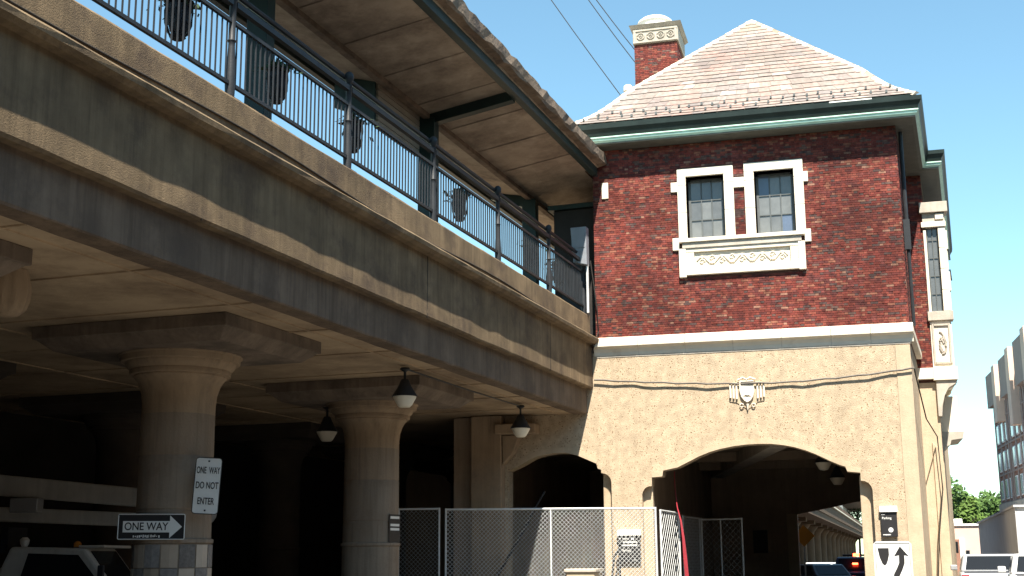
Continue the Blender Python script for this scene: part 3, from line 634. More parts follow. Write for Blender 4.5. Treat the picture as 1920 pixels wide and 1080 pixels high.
for r_ in range(NR):
    s0 = r_ / NR * .985; s1 = (r_ + 1.25) / NR * .985; s1 = min(s1, .995)
    wl = (EX1 - EX0) * (1 - s0); u = -rs.uniform(0, .35) / max(wl, .3)
    while u < 1:
        wd = rs.choice((.34, .42, .5, .62)) / max(wl, .3); a, b = max(u, .003), min(u + wd - .006 / max(wl, .3), .997); u += wd
        if b - a < .02 / max(wl, .3): continue
        l0 = .028 + rs.uniform(0, .008); l1 = .006; ext = rs.uniform(-.003, .004)
        q = [rp(max(0, s0 + ext), a, l0 - .012), rp(max(0, s0 + ext), b, l0 - .012), rp(s1, b, l1 - .01), rp(s1, a, l1 - .01)]
        t = [rp(max(0, s0 + ext), a, l0), rp(max(0, s0 + ext), b, l0), rp(s1, b, l1), rp(s1, a, l1)]
        mb = MB().hexa(q, t)
        if cnt < 300: mb.build('slate', M['slate'], roof); cnt += 1
        else: more.add(mb.v, mb.f)
if more.v: tag(more.build('slate_courses', M['slate_field'], roof), kind='stuff')
for side in (0, 1):
    for k in range(26):
        s0, s1 = k / 26, min(1, (k + 1.2) / 26); u = 0 if side == 0 else 1
        p, q = rp(s0, u, .045), rp(s1, u, .03); d = (q - p).normalized(); nrm = Vector((0, -.6, .8)); sd_ = d.cross(nrm).normalized(); up = sd_.cross(d).normalized()
        if up.z < 0: up = -up
        wv_ = .13
        MB().add([p - sd_ * wv_ - up * .05, p + up * .03, p + sd_ * wv_ - up * .05, p - up * .07, q - sd_ * wv_ - up * .05, q + up * .015, q + sd_ * wv_ - up * .05, q - up * .08],
                 [(0, 1, 5, 4), (1, 2, 6, 5), (2, 3, 7, 6), (3, 0, 4, 7), (0, 3, 2, 1), (4, 5, 6, 7)]).build('hip_tile', M['limestone'] if k % 3 else M['tile_light'], roof)
sgm = MB().box(-.03, -.05, -.02, .03, .02, .06).mesh('snow_guard', M['winsteel'])
for k in range(26):
    for j, s in enumerate((.05, .11)):
        p = rp(s + (k % 2) * .015, (k + .5 + .3 * j) / 26, .04); link('snow_guard', sgm, roof, p - worldloc(roof))
MB().box(-.2, EY - .04, 14.53, 1.0, EY + .06, 14.6).build('loose_flashing', M['whitecap'], roof)
# chimney
ch = MB().box(CX0 + .015, CY0 + .015, 15.8, CX1 - .015, CY1, 19.64).build('chimney', M['mortar'], roof)
MB().box(CX0 - .04, CY0 - .05, 19.62, CX1 + .05, CY1 + .05, 20.2).build('stone_band', M['limestone_dirty'], ch, bevel=.02)
bandm = MB()
for k in range(4):
    x = CX0 + .25 + k * .36
    bandm.tube([(x + .13 * math.cos(t * .7), CY0 - .06, 19.9 + .13 * math.sin(t * .7)) for t in range(10)], .028, 5)
    bandm.tube([(x + .05 * math.cos(t), CY0 - .06, 19.9 + .05 * math.sin(t)) for t in range(7)], .025, 5)
for z in (19.68, 20.12): bandm.box(CX0 - .02, CY0 - .085, z - .03, CX1 + .03, CY0 - .04, z + .03)
for x in (CX0 + .03, CX1 - .03): bandm.box(x - .04, CY0 - .08, 19.7, x + .04, CY0 - .04, 20.1)
bandm.build('carved_band', M['limestone_dirty'], ch)
MB().hexa([(CX0 - .06, CY0 - .07, 20.2), (CX1 + .07, CY0 - .07, 20.2), (CX1 + .07, CY1 + .07, 20.2), (CX0 - .06, CY1 + .07, 20.2)], [(CX0 - .16, CY0 - .17, 20.32), (CX1 + .17, CY0 - .17, 20.32), (CX1 + .17, CY1 + .17, 20.32), (CX0 - .16, CY1 + .17, 20.32)]).build('cap_stone', M['limestone_dirty'], ch)
MB().lathe([(.58, 20.32), (.6, 20.5), (.62, 20.6), (.66, 20.64), (.62, 20.72), (.5, 20.82), (.3, 20.9), (.05, 20.93)], ((CX0 + CX1) / 2 - .1, CY0 + .75, 0), 28).build('chimney_pot', M['whitecap'], ch, True)
vt = MB().lathe([(.1, 15.7), (.1, 16.85), (.16, 16.87), (.16, 17.02), (.1, 17.08), (.02, 17.1)], (-6.72, 40.3, 0), 12).build('roof_vent', M['whitecap'], roof, True)

# --- set back wing with stone oriel
MB().hexa([(1.9, WY + .02, GZ), (2.55, WY + .02, GZ), (2.55 + 14 * tv, WY + 14, GZ), (1.5, WY + 14, GZ)], [(1.9, WY + .02, 14.0), (2.52, WY + .02, 14.0), (2.52 + 14 * tv, WY + 14, 14.0), (1.5, WY + 14, 14.0)]).build('wing_wall', M['mortar'], st)
MB().hexa([(2.4, WY + .05, GZ), (2.575, WY + .05, GZ), (2.575 + 13.9 * tv, WY + 13.9, GZ), (2.4 + 13.9 * tv, WY + 13.9, GZ)], [(2.4, WY + .05, 7.05), (2.575, WY + .05, 7.05), (2.575 + 13.9 * tv, WY + 13.9, 7.05), (2.4 + 13.9 * tv, WY + 13.9, 7.05)]).build('wing_stucco', M['smooth_stucco'], st)
MB().box(1.95, WY - .02, GZ, 2.6, WY + .05, 7.0).build('wing_stucco', M['smooth_stucco'], st)
MB().prism([(2.3, GZ), (2.62, GZ), (2.62, 4.4), (2.5, 4.9), (2.3, 5.1)], S, WY - .08, WY + .05).build('wing_buttress', M['smooth_stucco'], st, bevel=.02)
orl = MB().box(2.5, WY + .25, 7.45, 3.18, WY + 3.4, 12.9).build('oriel', M['limestone'], st)
def ob(name, x0, x1, y0, y1, z0, z1, m='limestone', bev=.012): return MB().box(x0, WY + y0, z0, x1, WY + y1, z1).build(name, M[m], orl, bevel=bev)
ob('jamb', 2.5, 2.59, -.04, .26, 9.3, 12.05)
for k in range(4): ob('jamb_stone', 2.96, 3.19, -.06, .3, 9.32 + k * .7, 10.01 + k * .7)
for k in range(4): ob('side_stone', 3.15, 3.24 + (k % 2) * .03, .35, .75, 9.35 + k * .7, 9.98 + k * .7)
ob('head', 2.45, 3.22, -.1, .3, 12.12, 12.3); ob('frieze', 2.5, 3.2, -.06, .3, 12.3, 12.6, 'limestone_dirty'); ob('frieze_block', 2.9, 3.16, -.12, .0, 12.36, 12.56); ob('oriel_cornice', 2.42, 3.3, -.18, .5, 12.6, 12.95, 'limestone_dirty')
ob('sill', 2.45, 3.24, -.14, .3, 9.0, 9.3, 'limestone_dirty'); ob('panel', 2.5, 3.16, -.05, .3, 7.48, 9.0)
cv = MB(); c0 = (2.83, WY - .07, 8.25)
for k in range(7):
    a = k * .9; rr = .08 + .028 * k
    cv.tube([(c0[0] + (rr * .55) * math.cos(a + t * .6) * .9, c0[1], c0[2] + rr * 1.6 * math.sin(a + t * .5)) for t in range(6)], .028, 5)
for z in (7.62, 8.86): cv.box(2.6, WY - .1, z - .03, 3.06, WY - .04, z + .03)
for x in (2.58, 3.08): cv.box(x - .03, WY - .1, 7.6, x + .03, WY - .04, 8.9)
cv.build('carved_panel', M['limestone_dirty'], orl, True)
op = MB(); op.box(2.6, WY + .1, 9.32, 2.95, WY + .14, 12.1); opo = op.build('pane', M['pane_dark'], orl)
gb = MB()
for z in (9.9, 10.5, 11.1, 11.7): gb.box(2.6, WY + .07, z - .015, 2.95, WY + .1, z + .015)
for x in (2.63, 2.78, 2.93): gb.box(x - .015, WY + .072, 9.32, x + .015, WY + .102, 12.1)
gb.build('glazing_bar', M['winsteel'], orl)
ob('base_slab', 2.0, 2.5, -.2, .1, 7.1, 7.46); ob('base_slab', 2.48, 3.22, -.22, 3.4, 7.05, 7.47)
cb_ = MB().prism([(2.55, 5.9), (2.66, 5.9), (2.70, 6.25), (2.78, 6.55), (2.92, 6.8), (3.18, 6.95), (3.18, 7.05), (2.55, 7.05)], S, WY - .15, WY + .4); cb_.build('corbel', M['limestone_dirty'], orl, bevel=.01)
cb_ = MB().prism([(2.55, 5.9), (2.66, 5.9), (2.70, 6.25), (2.78, 6.55), (2.92, 6.8), (3.18, 6.95), (3.18, 7.05), (2.55, 7.05)], S, WY + 2.6, WY + 3.2); cb_.build('corbel', M['limestone'], orl, bevel=.01)
# lower balcony block further along the wing wall
MB().box(2.6, 44.8, 5.55, 3.28, 47, 6.75).build('balcony_block', M['limestone'], orl, bevel=.02)
MB().prism([(2.6, 4.85), (2.72, 4.8), (2.8, 5.05), (2.95, 5.12), (3.0, 5.28), (3.36, 5.32), (3.42, 5.56), (2.6, 5.56)], S, 44.6, 47).build('balcony_bracket', M['limestone_dirty'], orl, bevel=.01)
for z in (10.9, 11.6): MB().tube([(3.2, 44.2, z), (3.34, 44.2, z + .02), (3.36, 44.2, z - .35)], .03, 6).build('pipe_bracket', M['iron'], orl)
# downpipe in the corner between main block and wing
dpn = MB(); dpn.tube([(1.78, 38.1, 13.9), (1.78, 38.1, 11.2)], .06, 8); dpn.box(1.68, 38.0, 10.3, 1.86, 38.18, 11.2); dpn.tube([(1.78, 38.1, 10.3), (1.78, 38.1, 8.05)], .05, 8)
dpn.build('downpipe', M['iron'], st, True)
# pilaster between viaduct and left arch, beam seat
MB().box(-11.25, Y0 - .45, GZ, -10.3, Y0, 5.78).build('pilaster', M['column'], st, bevel=.03)
MB().box(-11.9, Y0 - .1, GZ, -11.27, Y0, 5.78).build('pilaster', M['passage'], st, bevel=.02)
MB().box(-10.45, Y0 - .65, 5.2, -9.2, Y0, 5.5).build('bearing_block', M['column'], st, bevel=.03)
MB().prism([(-10.28, 4.3), (-9.95, 4.65), (-9.75, 5.18), (-10.28, 5.18)], S, Y0 - .4, Y0).build('bracket', M['column'], st, bevel=.03)

# ------------------------------------------------------------------ small things on the station front
def cable(name, pts, r, label, m='cable', cat='cable'):
    return tag(MB().tube(pts, r, 6).build(name, M[m], None, True), label, cat)
fx = [(-7.5 + 9.15 * t / 30, Y0 - .09 - .012 * math.sin(t * 1.3), 6.78 - .3 * math.sin(math.pi * min(1, t / 22) * .62) + (max(0, t - 18) / 12) ** 2 * .24 + .012 * math.sin(t * 2.1)) for t in range(31)]
cable('facade_cable', fx, .028, 'thick sagging cable strung across the stucco above the carved shield', 'oldcable')
cable('drop_cable', [(1.66, 37.3, 6.7), (1.8, 38.2, 6.2), (2.05, 40.5, 5.6), (2.45, 42.7, 5.25), (2.5, 42.72, 3.6), (2.3, 42.75, 2.2), (2.15, 42.8, .6)], .02, 'thin black cable drooping down the stucco of the set back wing')
cable('corner_cable', [(-7.5, 37.2, 10.4), (-7.42, 37.3, 9.6), (-7.36, 37.4, 8.9), (-7.33, 37.4, 8.25), (-7.5, 37.2, 7.6), (-7.5, 37.2, 6.9)], .02, 'thin dark cable dropping down the left edge of the brick wall')
pc = [V(-.035, -45 + .9 * t, 8.36 + .06 * math.sin(t * .5) - .004 * t) for t in range(50)]
cable('parapet_cable', pc, .018, 'thin dark cable drooping along the viaduct parapet below the railing')
eb = empty('electrical_enclosure', V(-.4, -.8, 10.3), 'weathered grey enclosure fixed at the railing end beside the brick wall', 'enclosure')
MB(V).hexa([(-.42, -.45, 10.35), (.0, -.45, 10.25), (.0, -.15, 10.25), (-.42, -.15, 10.35)], [(-.5, -.45, 11.45), (.0, -.45, 11.45), (.0, -.15, 11.45), (-.5, -.15, 11.45)]).build('box', M['grey_box'], eb, bevel=.02)
MB(V).box(-.46, -.47, 10.8, -.05, -.45, 11.35).build('door', M['grey_box'], eb, bevel=.005)
MB(V).box(-.06, -.3, 8.8, .0, -.24, 10.3).build('conduit', M['galv'], eb)
# black wall notices
def notice(x0, x1, z0, z1, label, lines):
    y = Y0 - .09
    o = empty('wall_notice', ((x0 + x1) / 2, y, z0), label, 'sign', 'black notices on the station front')
    MB().box(x0, y, z0, x1, y + .05, z1).build('board', M['sign_black'], o, bevel=.006)
    MB().hexa([(x0 - .02, y - .05, z1), (x1 + .02, y - .05, z1), (x1 + .02, y + .09, z1), (x0 - .02, y + .09, z1)], [(x0 - .02, y - .03, z1 + .13), (x1 + .02, y - .03, z1 + .13), (x1 + .02, y + .09, z1 + .16), (x0 - .02, y + .09, z1 + .16)]).build('header', M['whitecap'], o)
    for kind, cx, cz, a in lines:
        if kind == 'text':
            me = text_mesh(a[0], a[1], M['white_sign'], .002, 'LEFT'); t = link('lettering', me, o, (cx - o.location.x, y - .004 - o.location.y, cz - o.location.z), rot=(math.pi / 2, 0, 0))
        elif kind == 'bar':
            rr = random.Random(int(cx * 100 + cz * 1000)); b = MB(); x = cx
            while x < cx + a[0]:
                wv = rr.uniform(.02, .05); b.box(x, y - .005, cz - a[1] * rr.uniform(.3, .5), min(x + wv, cx + a[0]), y - .001, cz + a[1] * rr.uniform(.3, .5)); x += wv + .008
            b.build('lettering', M['white_sign'], o)
        elif kind == 'disc':
            MB().prism([(a * math.cos(q * .3927), a * math.sin(q * .3927)) for q in range(16)], lambda p, q, d: (cx + p, d, cz + q), y - .006, y - .001).build('disc', M['white_sign'], o)
        elif kind == 'square':
            MB().box(cx - a, y - .006, cz - a, cx + a, y - .001, cz + a).build('symbol', M['white_sign'], o)
notice(-6.88, -6.23, 1.42, 2.2, 'black directory notice with white lines of text on the pier between the arches', [('disc', -6.83, 2.12, .028), ('text', -6.78, 2.11, ('Trains', .085)), ('square', -6.46, 2.12, .045), ('bar', -6.77, 2.01, (.44, .055)), ('bar', -6.77, 1.92, (.44, .055)), ('disc', -6.82, 1.77, .032), ('text', -6.77, 1.77, ('Parking', .085)), ('bar', -6.45, 1.5, (.1, .02))])
notice(.5, .93, 2.08, 2.76, 'black notice with a white disc on the right pier above the keep right sign', [('bar', .52, 2.69, (.09, .025)), ('text', .53, 2.59, ('Parking', .085)), ('disc', .75, 2.27, .065), ('bar', .54, 2.14, (.2, .035))])

# keep right sign on its own post
kr = empty('keep_right_sign', (.40, 20.86, GZ), 'white keep right sign with black curved arrow on a post before the right pier', 'sign')
KY = 20.82
MB().prism([(.14, .95), (.70, .95), (.70, 1.76), (.66, 1.80), (.18, 1.80), (.14, 1.76)], S, KY, KY + .006).build('plate', M['white_sign'], kr)
MB().box(.39, KY + .008, GZ, .45, KY + .06, 1.75).build('post', M['galv'], kr)
bd = MB()
for a, b, c, d in ((.165, .975, .675, .985), (.165, 1.765, .675, 1.775), (.165, .985, .173, 1.765), (.667, .985, .675, 1.765)): bd.box(a, KY - .002, b, c, KY - .0005, d)
bd.build('border', M['sign_black'], kr)
MB().prism([(.20, 1.70), (.365, 1.70), (.365, 1.60), (.345, 1.52), (.32, 1.46), (.29, 1.44), (.26, 1.47), (.225, 1.56)], S, KY - .003, KY - .0005).build('island_symbol', M['sign_black'], kr)
ar = [(.53, 1.725), (.655, 1.575), (.588, 1.592), (.588, 1.53), (.585, 1.47), (.55, 1.38), (.5, 1.28), (.48, 1.2), (.48, 1.02), (.40, 1.02), (.40, 1.22), (.42, 1.31), (.47, 1.4), (.505, 1.48), (.508, 1.592), (.435, 1.575)]
MB().prism(ar, S, KY - .003, KY - .0005).build('arrow', M['sign_black'], kr)

# ------------------------------------------------------------------ signs on the columns
L2 = lambda a, b, d: (a, d, b)
def flat_sign(name, c, ang, label, tilt=0.):
    o = empty(name, c, label, 'sign'); o.rotation_euler = (0, tilt, ang); return o
def rrect(w_, h_, r=.03): return [(w_ / 2 - r, -h_ / 2), (w_ / 2 - r * .3, -h_ / 2 + r * .3), (w_ / 2, -h_ / 2 + r), (w_ / 2, h_ / 2 - r), (w_ / 2 - r * .3, h_ / 2 - r * .3), (w_ / 2 - r, h_ / 2), (-w_ / 2 + r, h_ / 2), (-w_ / 2 + r * .3, h_ / 2 - r * .3), (-w_ / 2, h_ / 2 - r), (-w_ / 2, -h_ / 2 + r), (-w_ / 2 + r * .3, -h_ / 2 + r * .3), (-w_ / 2 + r, -h_ / 2)]
def lpart(o, mb, name, m): return link(name, mb.mesh(name, m), o)
def letter(o, txt, size, m, x, z, xs=1., y=-.008): return link('lettering', text_mesh(txt, size, m, .0015, 'CENTER', xs), o, (x, y, z), rot=(math.pi / 2, 0, 0))
CAMR = R(15)
dn = flat_sign('do_not_enter_sign', (-11.36, 21.07, 2.9), CAMR, 'white ONE WAY DO NOT ENTER sign on the edge of the tiled column', R(3.0))
lpart(dn, MB().prism(rrect(.47, 1.0, .05), L2, 0, .006), 'plate', M['white_sign'])
e = MB(); o_ = rrect(.47, 1.0, .05); i_ = rrect(.435, .965, .045)
e.tube([(a, -.002, b) for a, b in o_ + o_[:1]], .008, 4); lpart(dn, e, 'rim', M['sign_black'])
for t, z in (('ONE  WAY', .27), ('DO NOT', 0), ('ENTER', -.28)): letter(dn, t, .17, M['sign_black'], 0, z, (.50 if t[0:3] == 'ONE' else .60))
lpart(dn, MB().box(-.03, .008, -.45, .03, .2, .45), 'bracket', M['galv'])
bl = MB()
for z in (.44, -.44): bl.box(-.015, -.01, z - .015, .015, 0, z + .015)
lpart(dn, bl, 'bolt', M['iron'])
ow = flat_sign('one_way_sign', (-12.3, 20.83, 2.18), CAMR, 'black ONE WAY arrow sign across the front of the tiled column', R(.4))
lpart(ow, MB().prism(rrect(1.19, .44, .02), L2, 0, .006), 'plate', M['sign_black'])
e = MB(); o_ = rrect(1.19, .44, .02); e.tube([(a, -.002, b) for a, b in o_ + o_[:1]], .009, 4); lpart(ow, e, 'rim', M['white_sign'])
lpart(ow, MB().prism([(-.51, -.10), (.33, -.10), (.33, -.20), (.55, .0), (.33, .20), (.33, .10), (-.51, .10)], L2, -.005, -.001), 'arrow', M['white_sign'])
letter(ow, 'ONE WAY', .19, M['sign_black'], -.09, 0, .88)
sq = MB(); r9 = random.Random(3)
for k in range(14): sq.box(-.32 + k * .035, -.006, -.185 + r9.uniform(-.01, .01), -.32 + k * .035 + r9.uniform(.01, .026), -.002, -.15 + r9.uniform(-.01, .012))
lpart(ow, sq, 'scrawl', M['white_sign'])
lpart(ow, MB().box(-.25, .008, -.1, .25, .1, .1), 'bracket', M['galv'])
cs = flat_sign('column_side_sign', (-11.02, 29.92, 2.27), R(78), 'narrow dark sign seen nearly edge on at the right of the second column')
lpart(cs, MB().prism(rrect(.5, .75, .02), L2, 0, .008), 'plate', M['sign_black'])
lt = MB()
for k, z in enumerate((.3, .12, .02)): lt.box(-.2, -.006, z - .03, .2, -.001, z + .03)
lpart(cs, lt, 'lettering', M['white_sign']); lpart(cs, MB().box(-.03, .01, -.3, .03, .12, .3), 'bracket', M['galv'])

# ------------------------------------------------------------------ chain link fence panels
def fence_panel(a, b, z1, label, sp=.12, mid=True, wr=.0075):
    A, B = Vector(a), Vector(b); Ln = (B - A).length; d = (B - A).normalized(); z0 = GZ + .06; H = z1 - z0
    o = empty('chain_link_panel', (A.x, A.y, GZ), label, 'fence', 'temporary chain link panels before the station')
    P = lambda t, z: (A.x + d.x * t, A.y + d.y * t, z)
    f = MB(); f.tube([P(.02, GZ), P(.02, z1 + .03)], .03, 8); f.build('end_post', M['galv'], o, True)
    f = MB(); f.tube([P(Ln - .02, GZ), P(Ln - .02, z1 + .03)], .03, 8); f.build('end_post', M['galv'], o, True)
    f = MB(); f.tube([P(0, z1), P(Ln, z1)], .028, 8); f.build('top_rail', M['galv'], o, True)
    f = MB(); f.tube([P(0, z0), P(Ln, z0)], .022, 8); f.build('bottom_rail', M['galv'], o, True)
    if mid: f = MB(); f.tube([P(Ln / 2, z0), P(Ln / 2, z1)], .024, 8); f.build('middle_post', M['galv'], o, True)
    m = MB(); nrm = Vector((d.y, -d.x, 0)) * .006
    def wire(t0, za, t1, zb, s):
        p, q = Vector(P(t0, za)) + nrm * s, Vector(P(t1, zb)) + nrm * s; m.tube([p, q], wr, 3, False)
    k = -int(H / sp) - 1
    while k * sp < Ln:
        t = k * sp
        for sgn in (1, -1):
            # clip the slanting wire to the panel
            ta, tb = t, t + H
            za, zb = (z0, z1) if sgn > 0 else (z1, z0)
            lo, hi = max(ta, 0), min(tb, Ln)
            if hi - lo > .02:
                fz = lambda q: za + (zb - za) * (q - ta) / H
                wire(lo, fz(lo), hi, fz(hi), sgn)
        k += 1
    tag(m.build('wire_mesh', M['galv'], o, fix=False), kind='stuff')
    ft = MB()
    for t in (.02, Ln - .02):
        p = Vector(P(t, 0)); n2 = Vector((d.y, -d.x, 0)); ft.tube([p + n2 * .45 + Vector((0, 0, GZ + .05)), p - n2 * .45 + Vector((0, 0, GZ + .05))], .03, 6)
    ft.build('foot', M['galv'], o, True)
fence_panel((-11.24, 34.56), (-5.55, 36.1), 2.92, 'wide chain link panel with a sunlit right half in front of the left arch', .118)
fence_panel((-13.6, 33.95), (-11.38, 34.52), 2.94, 'shaded chain link panel disappearing behind the second column', .12, True, .003)
fence_panel((-5.45, 36.2), (-5.3, 38.9), 2.86, 'narrow looking chain link panel seen edge on at the left jamb of the big arch', .3, False)
fence_panel((-5.55, 41.6), (-5.3, 44.6), 2.85, 'dark chain link panel just inside the big arch beside the red ribbon', .2, False, .004)
fence_panel((-5.4, 44.7), (-3.9, 44.3), 2.82, 'dark chain link panel closing the passage inside the big arch', .2, True, .004)
blk = empty('barrier_block', (-7.4, 35.6, GZ), 'sunlit tan concrete block behind the wide chain link panel', 'barrier')
MB().box(-7.95, 35.2, GZ, -7.15, 36.3, 1.18).build('block', M['smooth_stucco'], blk, bevel=.03); MB().box(-8.0, 35.15, 1.185, -7.1, 36.35, 1.28).build('cap', M['limestone_dirty'], blk, bevel=.02)
rr_ = MB()
rp_ = [(-5.39, 38.9, 4.1), (-5.36, 38.7, 3.6), (-5.2, 37.9, 3.0), (-5.0, 37.1, 2.6), (-4.93, 37.0, 2.1), (-4.9, 37.0, 1.6), (-4.86, 36.95, 1.0), (-4.82, 36.95, .2)]
wd_ = [.01, .01, .012, .02, .035, .05, .055, .06]
vs_ = []
for (x, y, z), q in zip(rp_, wd_): vs_ += [(x - q, y, z), (x + q, y + .02, z), (x + q, y + .035, z), (x - q, y + .015, z)]
rr_.add(vs_, [f for i in range(7) for f in ((4 * i, 4 * i + 1, 4 * i + 5, 4 * i + 4), (4 * i + 1, 4 * i + 2, 4 * i + 6, 4 * i + 5), (4 * i + 2, 4 * i + 3, 4 * i + 7, 4 * i + 6), (4 * i + 3, 4 * i, 4 * i + 4, 4 * i + 7))] + [(0, 3, 2, 1), (28, 29, 30, 31)])
tag(rr_.build('red_ribbon', M['red'], None, True), 'long red ribbon hanging at the left side of the big arch', 'ribbon')
tag(MB().tube([(-9.0, 37.2, 3.5), (-9.45, 37.1, 2.75), (-9.5, 37.1, 2.62), (-10.3, 36.9, 1.2), (-10.35, 36.9, 1.15), (-11.1, 36.6, GZ)], [.03, .03, .045, .035, .045, .035], 8).build('leaning_pole', M['iron'], None, True), 'dark pole leaning diagonally behind the chain link fence', 'pole')
bm_ = MB(); bm_.tube([(-6.75, 37.15, 1.95), (-6.95, 37.05, 1.55), (-7.15, 36.95, GZ)], .035, 6); bm_.tube([(-6.75, 37.15, 1.95), (-6.78, 37.05, 1.5), (-6.8, 36.95, GZ)], .035, 6); bm_.lathe([(.02, 1.9), (.09, 1.93), (.1, 2.0), (.05, 2.05)], (-6.78, 37.15, 0), 8)
tag(bm_.build('folded_tripod', M['iron'], None, True), 'dark two legged stand leaning under the directory notice', 'stand')

# ------------------------------------------------------------------ pendant lamps under the viaduct
def pendant(c, zc, label):
    o = empty('pendant_lamp', (c[0], c[1], zc), label, 'lamp', 'pendant lamps under the viaduct')
    k = (c[0], c[1], 0); t = zc
    MB().lathe([(.10, t + .88), (.12, t + .84), (.05, t + .8), (.03, t + .78), (.03, t + .55), (.07, t + .52)], k, 12).build('stem', M['iron'], o, True)
    MB().lathe([(.08, t + .62), (.11, t + .56), (.13, t + .5), (.2, t + .38), (.27, t + .27), (.29, t + .24), (.27, t + .235)], k, 20).build('shade', M['iron'], o, True)
    MB().lathe([(.26, t + .235), (.25, t + .2), (.16, t + .04), (.12, t), (.02, t - .01)], k, 20).build('glass_bowl', M['lampglass'], o, True)
pendant(V(-1.2, -11.0, 0)[:2], 4.86, 'pendant lamp with milky glass in front of the second column')
pendant(V(-1.2, -3.2, 0)[:2], 4.86, 'pendant lamp with milky glass nearest the station wall')
pendant((-12.94, 30.1), 4.5, 'dim pendant lamp in the dark between the first and second columns')
pendant((-1.1, 43.0), 4.3, 'pendant lamp under the right crown of the big arch'); pendant((-.75, 46.5), 4.0, 'smaller looking pendant lamp farther inside the big arch'); 
tag(MB().tube([V(-1.2, -11, 5.72), V(-1.2, -7, 5.70), V(-1.2, -3.2, 5.72)], .022, 6).build('lamp_conduit', M['iron']), 'thin dark conduit joining the two front pendant lamps along the soffit', 'conduit')
fl = empty('fluted_fitting', (-13.6, 17.2, 5.3), 'fluted bowl shaped fitting on the soffit at the left edge of the picture', 'lamp')
c_ = (-11.95, 15.85)
b = MB(); n_ = 48; pr_ = [(.06, 5.1), (.2, 5.12), (.29, 5.2), (.33, 5.32), (.35, 5.5), (.3, 5.79)]; vs_ = []
for r_, z in pr_:
    for k in range(n_):
        q = 2 * math.pi * k / n_; rr2 = r_ * (1 + (.05 * math.cos(q * 12) if 5.15 < z < 5.7 else 0)); vs_.append((c_[0] + rr2 * math.cos(q), c_[1] + rr2 * math.sin(q), z))
b.add(vs_, [(i * n_ + k, i * n_ + (k + 1) % n_, (i + 1) * n_ + (k + 1) % n_, (i + 1) * n_ + k) for i in range(5) for k in range(n_)] + [tuple(range(n_))[::-1]]); fl.location = (c_[0], c_[1], 5.8)
b.build('bowl', M['column'], fl, True)
cb = empty('security_camera', (-10.95, 14.0, 5.8), 'small grey box camera on the soffit at the left edge of the picture', 'camera')
MB().box(-11.2, 13.9, 5.5, -10.85, 14.15, 5.66).build('housing', M['grey_box'], cb, bevel=.02); MB().box(-10.99, 13.95, 5.66, -10.93, 14.0, 5.8).build('bracket', M['iron'], cb); MB().box(-10.87, 13.89, 5.47, -10.82, 13.93, 5.51).build('lens', M['whitecap'], cb)

